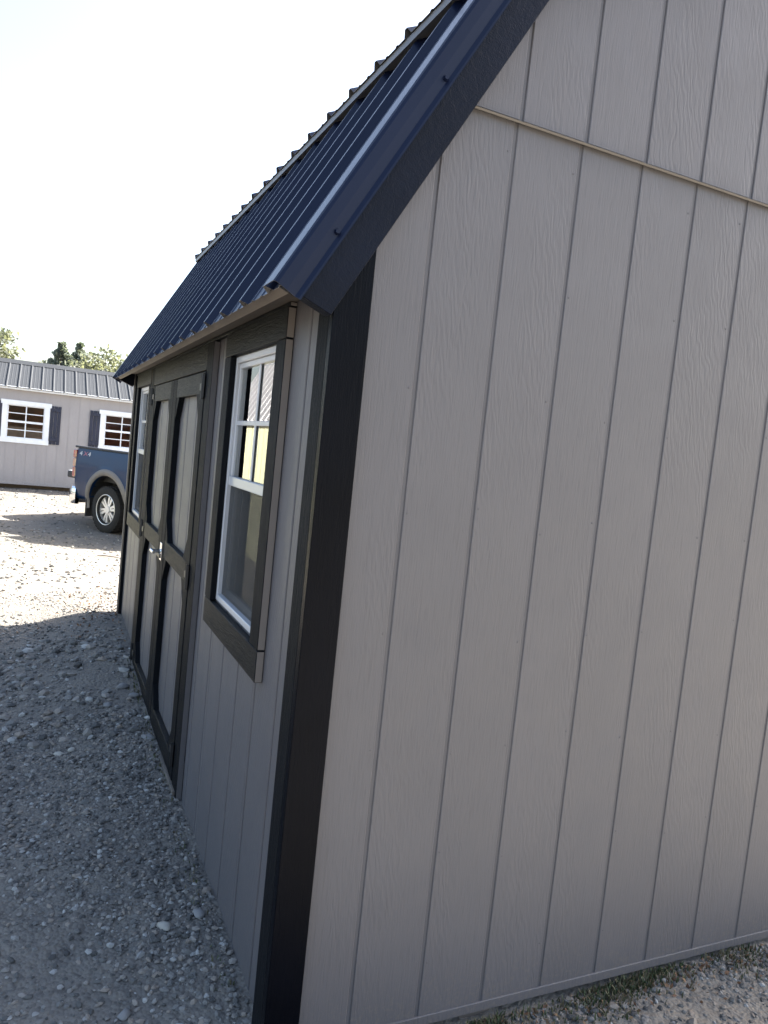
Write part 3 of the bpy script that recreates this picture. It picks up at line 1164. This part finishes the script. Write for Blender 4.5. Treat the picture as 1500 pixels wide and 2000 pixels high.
    sec = [(.0, .40), (.018, .42), (.026, .54), (.022, .66), (.0, .71), (-.05, .71), (-.05, .40)]
    vs_, fs_ = [], []
    for i, (x, y) in enumerate(path):
        a, b = path[max(0, i - 1)], path[min(len(path) - 1, i + 1)]
        d = Vector((b[0] - a[0], b[1] - a[1])).normalized()
        nrm = Vector((d.y, -d.x))
        nrm = Vector((-abs(nrm.x), math.copysign(abs(nrm.y), y)))
        for (o, z) in sec:
            vs_.append((x + nrm.x * o, y + nrm.y * o, z))
    n = len(sec)
    for i in range(len(path) - 1):
        for k in range(n):
            fs_.append((i * n + k, i * n + (k + 1) % n, (i + 1) * n + (k + 1) % n, (i + 1) * n + k))
    mesh_obj('rear_bumper', vs_, fs_, M_CHROME, root, smooth=True)
    box('bumper_step', -1.18, -1.02, -.80, .80, .712, .735, M_DARKPLASTIC, root, .006)
    box('frame_rail', -1.1, 4.3, -.50, -.40, .50, .66, M_BLACK, root)
    box('frame_rail', -1.1, 4.3, .40, .50, .50, .66, M_BLACK, root)
    box('axle', -.06, .06, -.70, .70, .34, .46, M_BLACK, root, .02)
    box('axle', WB - .06, WB + .06, -.70, .70, .34, .46, M_BLACK, root, .02)

    # cab and front
    for sgn in (-1, 1):
        side('cab_side', .985, 2.93, lambda x: 1.42, lambda x: .46, None, root, sgn, M_PAINT)
        side('front_fender', 2.945, 4.72, lambda x: 1.36 - .05 * (x - 2.945), lambda x: .50, WB, root, sgn, M_PAINT, lambda x: .14 * max(0, (x - 4.35) / .37) ** 2)
        # side glass between pillars leaning inwards
        for (a, b, ta, tb) in ((1.06, 1.92, 1.16, 1.92), (1.98, 2.86, 1.98, 2.50)):
            mesh_obj('side_window', [(a, sgn * .945, 1.425), (b, sgn * .945, 1.425), (tb, sgn * .80, 1.83), (ta, sgn * .80, 1.83)], [(0, 1, 2, 3)], M_TGLASS, root)
        for (p, q) in (((.99, .945, 1.42), (1.10, .79, 1.86)), ((1.95, .948, 1.42), (1.95, .80, 1.86)), ((2.90, .945, 1.42), (2.52, .79, 1.86))):
            bm = bmesh.new()
            tube(bm, [(p[0], sgn * p[1], p[2]), (q[0], sgn * q[1], q[2])], .035, 6)
            bm_obj('pillar', bm, M_PAINT, root, True)
        bm = bmesh.new()
        bm_box(bm, 2.62, 2.74, min(sgn * 1.0, sgn * 1.20), max(sgn * 1.0, sgn * 1.20), 1.40, 1.62, .03)
        bm_obj('mirror', bm, M_DARKPLASTIC, root, False)
        box('running_board', .75, 3.05, min(sgn * .84, sgn * 1.0), max(sgn * .84, sgn * 1.0), .42, .48, M_DARKPLASTIC, root, .015)
        for xx in (1.15, 2.15):
            box('door_handle', xx, xx + .2, min(sgn * .982, sgn * 1.012), max(sgn * .982, sgn * 1.012), 1.23, 1.265, M_CHROME, root, .008)
        bm = bmesh.new()
        bm_box(bm, 4.60, 4.74, min(sgn * .58, sgn * .86), max(sgn * .58, sgn * .86), .98, 1.16, .02)
        bm_obj('headlight', bm, M_VINYL, root)
    # roof, screens
    rv = []
    for (x, h, w) in ((1.08, 1.865, .79), (1.3, 1.90, .80), (2.0, 1.915, .80), (2.4, 1.89, .79), (2.54, 1.86, .78)):
        rv += [(x, -w, h - .03), (x, -w * .6, h), (x, 0, h + .01), (x, w * .6, h), (x, w, h - .03)]
    rf = [(i * 5 + k, (i + 1) * 5 + k, (i + 1) * 5 + k + 1, i * 5 + k + 1) for i in range(4) for k in range(4)]
    mesh_obj('cab_roof', rv, rf, M_PAINT, root, smooth=True)
    mesh_obj('rear_window', [(.99, -.92, 1.42), (.99, .92, 1.42), (1.08, .78, 1.84), (1.08, -.78, 1.84)], [(0, 1, 2, 3)], M_TGLASS, root)
    mesh_obj('cab_back', [(.975, -.93, .55), (.975, .93, .55), (.985, .93, 1.42), (.985, -.93, 1.42)], [(0, 1, 2, 3)], M_PAINT, root)
    mesh_obj('windscreen', [(3.02, -.88, 1.36), (3.02, .88, 1.36), (2.54, .76, 1.84), (2.54, -.76, 1.84)], [(0, 1, 2, 3)], M_TGLASS, root)
    hv = []
    for (x, h, w) in ((2.98, 1.37, .93), (3.4, 1.39, .93), (4.2, 1.345, .92), (4.62, 1.28, .86), (4.74, 1.16, .82)):
        hv += [(x, -w, h - .02), (x, -w * .6, h + .03), (x, 0, h + .01), (x, w * .6, h + .03), (x, w, h - .02)]
    mesh_obj('bonnet', hv, rf, M_PAINT, root, smooth=True)
    box('grille', 4.70, 4.76, -.56, .56, .80, 1.18, M_DARKPLASTIC, root, .02)
    bm = bmesh.new()
    bm_box(bm, 4.58, 4.86, -.95, .95, .48, .76, .05)
    bm_obj('front_bumper', bm, M_CHROME, root)
    box('underbody', .99, 4.4, -.84, .84, .52, .60, M_BLACK, root)

    # wheels
    def wheel(x, sgn, parent):
        prof = [(.230, -.10), (.245, -.125), (.30, -.138), (.36, -.135), (.392, -.118), (.400, -.085), (.400, .085), (.392, .118), (.36, .135), (.30, .138), (.245, .125), (.230, .10)]
        N = 40
        vs_ = [(r * math.cos(2 * PI * k / N), w, r * math.sin(2 * PI * k / N)) for k in range(N) for r, w in prof]
        n = len(prof)
        fs_ = [(k * n + j, k * n + (j + 1) % n, ((k + 1) % N) * n + (j + 1) % n, ((k + 1) % N) * n + j) for k in range(N) for j in range(n)]
        w = mesh_obj('wheel', vs_, fs_, M_TYRE, root, smooth=True)
        w.location = (x, sgn * .83, R)
        # tread blocks
        bm = bmesh.new()
        for k in range(34):
            for j, (a, b) in enumerate(((-.125, -.070), (-.055, -.005), (.005, .055), (.070, .125))):
                t = 2 * PI * (k + .5 * (j % 2)) / 34
                fs = bm_box(bm, .385, .409 - (.006 if j in (0, 3) else 0), a, b, -.024, .024)
                vv = list({v for f in fs for v in f.verts})
                bmesh.ops.rotate(bm, verts=vv, cent=(0, 0, 0), matrix=Matrix.Rotation(t, 3, 'Y'))
        bm_obj('tyre_tread', bm, M_TYRE, w)
        # rim: barrel, lip, hub, six split spokes; outer face at sgn
        o = sgn
        bm = bmesh.new()
        pr = [(.236, -.09), (.222, -.05), (.222, .06), (.240, .108), (.258, .136), (.266, .128)]
        ring = [[bm.verts.new((r * math.cos(2 * PI * k / N), o * y, r * math.sin(2 * PI * k / N))) for r, y in pr] for k in range(N)]
        for k in range(N):
            for j in range(len(pr) - 1):
                bm.faces.new((ring[k][j], ring[k][j + 1], ring[(k + 1) % N][j + 1], ring[(k + 1) % N][j]))
        bm_obj('rim', bm, M_RIM, w, True)
        bm = bmesh.new()
        bmesh.ops.create_cone(bm, cap_ends=True, segments=24, radius1=.075, radius2=.062, depth=.05,
                              matrix=Matrix.Translation((0, o * .075, 0)) @ Matrix.Rotation(-o * PI / 2, 4, 'X'))
        bm_obj('hub_cap', bm, M_RIM, w)
        for k in range(6):
            t = 2 * PI * k / 6 + .25
            for dt in (-.17, .17):
                bm = bmesh.new()
                p0 = Vector((math.cos(t + dt * 1.6) * .055, o * .085, math.sin(t + dt * 1.6) * .055))
                p1 = Vector((math.cos(t + dt) * .228, o * .082, math.sin(t + dt) * .228))
                d = (p1 - p0).normalized()
                q = Vector((0, 1, 0)).cross(d)
                for sy in (0, 1):
                    pass
                A = [p0 + q * .017, p0 - q * .017, p1 - q * .024, p1 + q * .024]
                top = [bm.verts.new(v) for v in A]
                low = [bm.verts.new(v + Vector((0, -o * .03, 0))) for v in A]
                bm.faces.new(top)
                bm.faces.new(low[::-1])
                for i in range(4):
                    bm.faces.new((top[i], top[(i + 1) % 4], low[(i + 1) % 4], low[i]))
                bm_obj('spoke', bm, M_RIM, w)
        bm = bmesh.new()
        bmesh.ops.create_cone(bm, cap_ends=True, segments=24, radius1=.17, radius2=.17, depth=.02,
                              matrix=Matrix.Translation((0, o * .0, 0)) @ Matrix.Rotation(PI / 2, 4, 'X'))
        bm_obj('brake_disc', bm, M_BLACK, w)
        return w

    for x in (0, WB):
        for sgn in (-1, 1):
            wheel(x, sgn, root)

    # lettering near the rear of the bed side
    for ch, off, mm in (('4', 0.0, M_DECALW), ('X', .125, M_DECALR), ('4', .25, M_DECALW)):
        cu = bpy.data.curves.new('decal', 'FONT')
        cu.body = ch
        cu.size = .105
        cu.extrude = .0006
        tmp = bpy.data.objects.new('decal_text', cu)
        C.objects.link(tmp)
        dg = bpy.context.evaluated_depsgraph_get()
        me = bpy.data.meshes.new_from_object(tmp.evaluated_get(dg))
        bpy.data.objects.remove(tmp)
        me.materials.clear()
        me.materials.append(mm)
        z = 1.275
        tilt = math.atan2(.968 - .945, .12)
        me.transform(Matrix.Translation((-.86 + off, -.9735, z)) @ Matrix.Rotation(PI / 2 - tilt, 4, 'X') @ Matrix.Diagonal((1.75, 1, 1, 1)))
        link(bpy.data.objects.new('decal', me), root)
    return root


truck()

# ------------------------------------------------------------------ trees behind the far shed
M_BARK = rough_wood('bark', (.10, .08, .065), .9, (1, 1, .3), .8, .03, .3, 6)
M_NEEDLE = island_mat('pine_needles', [(0, (.09, .11, .085)), (.6, (.14, .165, .125)), (1, (.20, .225, .17))], .6, False)  # needle greens paled and greyed, haze put into the colour
M_LEAF = island_mat('broad_leaves', [(0, (.10, .112, .08)), (.5, (.15, .162, .115)), (1, (.21, .22, .165))], .55, False)  # leaf greens paled as well, haze mixed into the colour


def translucent(m, col, fac=.5):
    nt = m.node_tree
    out = nt.nodes['Material Output']
    p = nt.nodes['Principled BSDF']
    tr = node(nt, 'ShaderNodeBsdfTranslucent')
    src = p.inputs['Base Color'].links[0].from_socket
    g = node(nt, 'ShaderNodeMixRGB', blend_type='MULTIPLY')
    g.inputs[0].default_value = 1
    g.inputs[2].default_value = (*col, 1)
    nt.links.new(src, g.inputs[1])
    nt.links.new(g.outputs[0], tr.inputs[0])
    mx = node(nt, 'ShaderNodeMixShader')
    mx.inputs[0].default_value = fac
    nt.links.new(p.outputs[0], mx.inputs[1])
    nt.links.new(tr.outputs[0], mx.inputs[2])
    nt.links.new(mx.outputs[0], out.inputs[0])


translucent(M_LEAF, (1.0, 1.0, .7))
translucent(M_NEEDLE, (1.0, 1.0, .8), .35)


def leaf_cloud(pos, size, nrm_bias, material, name, parent, stretch=1.0):
    """many small faces, one quad each, at pos (N,3)"""
    N = len(pos)
    d1 = rng.normal(size=(N, 3))
    d1 += nrm_bias
    d1 /= np.linalg.norm(d1, axis=1)[:, None]
    d2 = np.cross(d1, rng.normal(size=(N, 3)))
    d2 /= np.linalg.norm(d2, axis=1)[:, None]
    s = (size * rng.uniform(.6, 1.4, N))[:, None]
    q = np.stack([pos - d1 * s * stretch, pos + d2 * s * .55, pos + d1 * s * stretch, pos - d2 * s * .55], 1).reshape(-1, 3)
    f = np.arange(4 * N).reshape(-1, 4)
    return big_mesh(name, q, f, material, parent)


def px(u, v, depth):
    """point at a photo pixel and a depth along the camera axis (used to find where the far trees stand)"""
    r = CAM_R @ np.array([(u - 750) / 1466.4, 1, -(v - 1000) / 1466.4])
    return np.array(CAM_P) + depth * r


def conifer(top, h, rad, label):
    x, y, z = top
    root = thing('pine_tree', label, 'tree', (x, y, z - h), (0, 0, 0), 'trees behind the far shed')
    bm = bmesh.new()
    tube(bm, [(0, 0, 0), (.05, 0, h * .5), (0, .03, h * .97)], [.24, .15, .03], 8)
    bm_obj('trunk', bm, M_BARK, root, True)
    P = []
    bb = bmesh.new()
    for lv in np.arange(.25, 1.0, .033):
        zc = h * lv
        L = rad * (1 - lv) * 1.3 + .10
        for k in range(rng.integers(4, 7)):
            a = rng.uniform(0, 2 * PI)
            l = L * rng.uniform(.55, 1.15)
            ends = [np.array([math.cos(a) * l * t, math.sin(a) * l * t, zc + .18 * l * t * t + rng.normal(0, .03)]) for t in (0, .5, 1)]
            tube(bb, ends, [.04, .025, .008], 4, False)
            for t in np.linspace(.35, 1, 6):
                c = ends[0] * (1 - t) + ends[2] * t
                n = 7
                P.append(c + rng.normal(0, .10, (n, 3)) * np.array([1, 1, .8]))
    P.append(np.array([[0, 0, h * .97]]) + rng.normal(0, .07, (20, 3)) * np.array([.6, .6, 2.5]))
    bm_obj('branch', bb, M_BARK, root)
    leaf_cloud(np.concatenate(P), .14, np.array([0, 0, .5]), M_NEEDLE, 'crown', root, 1.25)
    return root


def broadleaf(top, h, rad, label, clumps=70, per=55, ls=.17):
    x, y, z = top
    root = thing('leafy_tree', label, 'tree', (x, y, z - h), (0, 0, 0), 'trees behind the far shed')
    bm = bmesh.new()
    tube(bm, [(0, 0, 0), (.1, 0, h * .35), (.05, .1, h * .6)], [.26, .19, .11], 8)
    cen = []
    while len(cen) < clumps:
        p = rng.uniform(-1, 1, 3)
        if .25 < np.linalg.norm(p) < 1:
            cen.append(np.array([p[0] * rad, p[1] * rad, h * .66 + p[2] * h * .33]))
    for c in cen[::2]:
        m_ = np.array([.05 + c[0] * .3, c[1] * .3, h * .5 + (c[2] - h * .5) * .4])
        tube(bm, [(.05, .05, h * .42), tuple(m_), tuple(c)], [.07, .04, .012], 4, False)
    bm_obj('trunk', bm, M_BARK, root, True)
    P = np.concatenate([c + rng.normal(0, .34, (per, 3)) * np.array([1, 1, .6]) for c in cen])
    leaf_cloud(P, ls, np.array([0, 0, .3]), M_LEAF, 'crown', root)
    return root


conifer(px(121, 668, 62), 9.5, 3.6, 'grey-green pine with pointed top, left of the pair behind the far shed')
conifer(px(156, 670, 66), 10.0, 3.4, 'grey-green pine with pointed top, right of the pair behind the far shed')
broadleaf(px(206, 676, 60), 8.0, 2.2, 'airy pale green tree just right of the two pines', 70, 30)
broadleaf(px(252, 706, 64), 7.5, 2.0, 'low pale green tree behind the end of the dark blue roof', 55, 32)
broadleaf(px(-14, 622, 56), 10.0, 1.9, 'leafy tree at the left edge rising above the far shed', 75, 32)
broadleaf(px(95, 706, 70), 7.0, 2.0, 'low leafy tree at the left foot of the pines', 40, 34)
broadleaf(px(172, 698, 58), 6.6, 1.7, 'bright green small tree in front of the pines', 48, 42)

# ------------------------------------------------------------------ gravel
ico_v = []
phi = (1 + 5 ** .5) / 2
for a in (-1, 1):
    for b in (-phi, phi):
        ico_v += [(a, b, 0), (0, a, b), (b, 0, a)]
ico_v = np.array(ico_v, float)
ico_v /= np.linalg.norm(ico_v[0])
bmi = bmesh.new()
for v in ico_v:
    bmi.verts.new(v)
hull = bmesh.ops.convex_hull(bmi, input=bmi.verts)
bmi.verts.index_update()
ICO_F = np.array([[v.index for v in f.verts] for f in bmi.faces])
ICO_V = np.array([v.co[:] for v in bmi.verts])
bmi.free()


def stone_field(x, y, size, sink=.35):
    N = len(x)
    V = ICO_V[None] * rng.uniform(.72, 1.22, (N, 12, 1))
    sc = np.stack([rng.uniform(.8, 1.35, N), rng.uniform(.6, 1.0, N), rng.uniform(.38, .75, N)], 1)
    V = V * sc[:, None, :] * size[:, None, None]
    a = rng.uniform(0, 2 * PI, N)
    t = rng.normal(0, .30, N)
    ca, sa, ct, st = np.cos(a), np.sin(a), np.cos(t), np.sin(t)
    X, Y, Z = V[..., 0].copy(), V[..., 1].copy(), V[..., 2].copy()
    Y, Z = Y * ct[:, None] - Z * st[:, None], Y * st[:, None] + Z * ct[:, None]
    X, Y = X * ca[:, None] - Y * sa[:, None], X * sa[:, None] + Y * ca[:, None]
    zb = ground_h(x, y) + size * sc[:, 2] * (1 - 2 * sink) * .8
    V = np.stack([X + x[:, None], Y + y[:, None], Z + zb[:, None]], -1)
    F = ICO_F[None] + (np.arange(N) * 12)[:, None, None]
    return V.reshape(-1, 3), F.reshape(-1, 3)


def scatter(n, x0, x1, y0, y1, smin, smax, power=2.2, patch=0.0):
    x = rng.uniform(x0, x1, n)
    y = rng.uniform(y0, y1, n)
    s = smin + (smax - smin) * rng.power(1, n) ** power
    keep = ~((x > -.012) & (x < SW) & (y > -.012) & (y < SL + .03))
    if patch:
        f = np.sin(x * 4.3 + 1.3 * np.sin(y * 2.1)) * np.sin(y * 3.4 + x) + .5 * np.sin(x * 9 + y * 7)
        keep &= rng.uniform(-1, 1, n) < f + patch
    return x[keep], y[keep], s[keep]


fields = [scatter(26000, -1.7, .0, -.5, 2.2, .0032, .0125, 1.8, .6),
          scatter(420, -1.7, .0, -.5, 2.6, .010, .019, 2.5, .3),
          scatter(13000, -2.2, .05, 2.0, 5.0, .004, .014, 1.8, .4),
          scatter(700, -1.4, -.03, 1.9, 3.4, .014, .034, 2.0, .1),
          scatter(5200, -3.6, 2.2, 5.0, 17, .010, .030, 2.4),
          scatter(26000, -.2, 2.9, -1.4, .0, .003, .012, 1.8, .7),
          scatter(900, .2, 2.9, -1.4, .0, .010, .024, 2.2, .5)]
VV, FF, off = [], [], 0
for x, y, s in fields:
    v, f = stone_field(x, y, s)
    VV.append(v)
    FF.append(f + off)
    off += len(v)
gravel = big_mesh('gravel', np.concatenate(VV), np.concatenate(FF), M_STONES)
tag(gravel, 'loose grey crushed stone strewn over the whole lot', 'gravel', kind='stuff')

M_PALE = plain('pale_stone', (.33, .31, .27), .85, 0, .3, .15, 20, bump=.5)
M_GREYST = plain('grey_stone', (.19, .185, .18), .85, 0, .3, .2, 20, bump=.5)


def ray_ground(u, v):
    r = CAM_R @ np.array([(u - 750) / 1466.4, 1, -(v - 1000) / 1466.4])
    t = .3
    p = np.array(CAM_P)
    while t < 30:
        q = p + r * t
        if q[2] < ground_h(q[0], q[1]):
            break
        t += .004
    return q


def stone(u, v, size, material, label, flat=.6):
    q = ray_ground(u, v)
    bm = bmesh.new()
    bmesh.ops.create_icosphere(bm, subdivisions=2, radius=1)
    sd_ = rng.uniform(0, 9, 6)
    for w in bm.verts:
        c = w.co
        k = 1 + .16 * math.sin(3.1 * c.x + sd_[0]) * math.sin(2.7 * c.y + sd_[1]) + .10 * math.sin(5 * c.z + sd_[2]) + .08 * math.sin(6 * c.x + 4 * c.y + sd_[3])
        w.co = Vector((c.x * 1.15, c.y * .85, c.z * flat)) * k * size
    bmesh.ops.rotate(bm, verts=bm.verts, cent=(0, 0, 0), matrix=Matrix.Rotation(sd_[4], 3, 'Z'))
    o = bm_obj('stone', bm, material, None, True)
    o.location = (q[0], q[1], q[2] + size * flat * .45)
    return tag(o, label, 'stone', 'single larger stones on the gravel')


stone(321, 1812, .019, M_PALE, 'pale round stone lying near the shed base at the lower left')
stone(116, 1474, .024, M_PALE, 'flat pale stone, left one of a touching pair in the shaded gravel', .35)
stone(140, 1466, .017, M_PALE, 'small pale stone, right one of a touching pair in the shaded gravel')
stone(240, 1343, .030, M_GREYST, 'brownish grey rock sitting beside the double doors')
stone(262, 1361, .026, M_GREYST, 'grey rock closest to the bottom of the doors')
stone(243, 1985, .017, M_GREYST, 'light grey stone at the bottom edge beneath the front wall')
stone(388, 1788, .020, M_GREYST, 'grey stone against the wall right of the pale round one')
stone(210, 1378, .026, M_GREYST, 'flat grey rock a little left of the door rocks', .4)
stone(290, 1442, .030, M_GREYST, 'flat grey rock half under the right door', .4)

# weeds along the bottoms of the walls
def blades(name, pts, hmin, hmax, label):
    N = len(pts)
    x, y = pts[:, 0], pts[:, 1]
    z = ground_h(x, y)
    a = rng.uniform(0, 2 * PI, N)
    h = rng.uniform(hmin, hmax, N)
    lean = rng.uniform(.1, .9, N) * h
    w = rng.uniform(.0012, .003, N)
    dx, dy = np.cos(a), np.sin(a)
    b0 = np.stack([x - dy * w, y + dx * w, z - .004], 1)
    b1 = np.stack([x + dy * w, y - dx * w, z - .004], 1)
    m0 = np.stack([x - dy * w * .8 + dx * lean * .35, y + dx * w * .8 + dy * lean * .35, z + h * .6], 1)
    m1 = np.stack([x + dy * w * .8 + dx * lean * .35, y - dx * w * .8 + dy * lean * .35, z + h * .6], 1)
    t0 = np.stack([x + dx * lean, y + dy * lean, z + h], 1)
    V = np.stack([b0, b1, m1, m0, t0], 1).reshape(-1, 3)
    o = np.arange(N)[:, None] * 5
    F = np.concatenate([o + np.array([[0, 1, 2]]), o + np.array([[0, 2, 3]]), o + np.array([[3, 2, 4]])])
    g = big_mesh(name, V, F, M_GRASS)
    return tag(g, label, 'weeds', kind='stuff')


n = 1500
yy = np.concatenate([rng.normal(c, .07, 22) for c in rng.uniform(.3, 3.0, 16)])
blades('weeds', np.stack([-.012 - np.abs(rng.normal(0, .025, len(yy))) - .02, yy], 1), .006, .022, 'sparse low weeds in the gravel along the door wall')
xx = np.concatenate([rng.normal(c, .05, 80) for c in rng.uniform(.3, 2.6, 34)])
blades('grass_tufts', np.stack([xx, -.004 - np.abs(rng.normal(0, .03 + .03 * np.sin(xx * 5) ** 2, len(xx)))], 1), .006, .026, 'matted brown and green grass under the gable wall')

# debris caught under the gable wall
dx_ = rng.uniform(.3, 2.6, 420)
dy_ = -.01 - np.abs(rng.normal(0, .06, 420))
o = leaf_cloud(np.stack([dx_, dy_, ground_h(dx_, dy_) + .007], 1), .0085, np.array([0, 0, 0]), M_LEAFLIT, 'leaf_debris', None)
tag(o, 'brown leaf crumbs and twigs caught along the foot of the gable wall', 'leaves', kind='stuff')
# dry leaves and bits on the sunny ground
N = 260
lx = np.concatenate([rng.uniform(-1.2, 0, 120), rng.normal(-.16, .12, 140)])
ly = np.concatenate([rng.uniform(3.6, 8.5, 120), rng.normal(4.1, .35, 140)])
lx = np.minimum(lx, -.04)
lp = np.stack([lx, ly, ground_h(lx, ly) + .012], 1)
o = leaf_cloud(lp, .010, np.array([0, 0, 0]), M_LEAFLIT, 'leaf_litter', None)
tag(o, 'scattered dry brown leaves on the sunlit gravel by the shed corner', 'leaves', kind='stuff')
q0, q1 = ray_ground(190, 1087), ray_ground(232, 1091)
bm = bmesh.new()
tube(bm, [tuple(q0 + np.array([0, 0, .012])), tuple((q0 * .6 + q1 * .4) + np.array([0, 0, .02])), tuple(q1 + np.array([0, 0, .012]))], [.006, .008, .005], 6)
tag(bm_obj('twig', bm, M_BARK, None, True), 'thin dark twig lying on the sunlit gravel near the pickup shadow', 'twig')
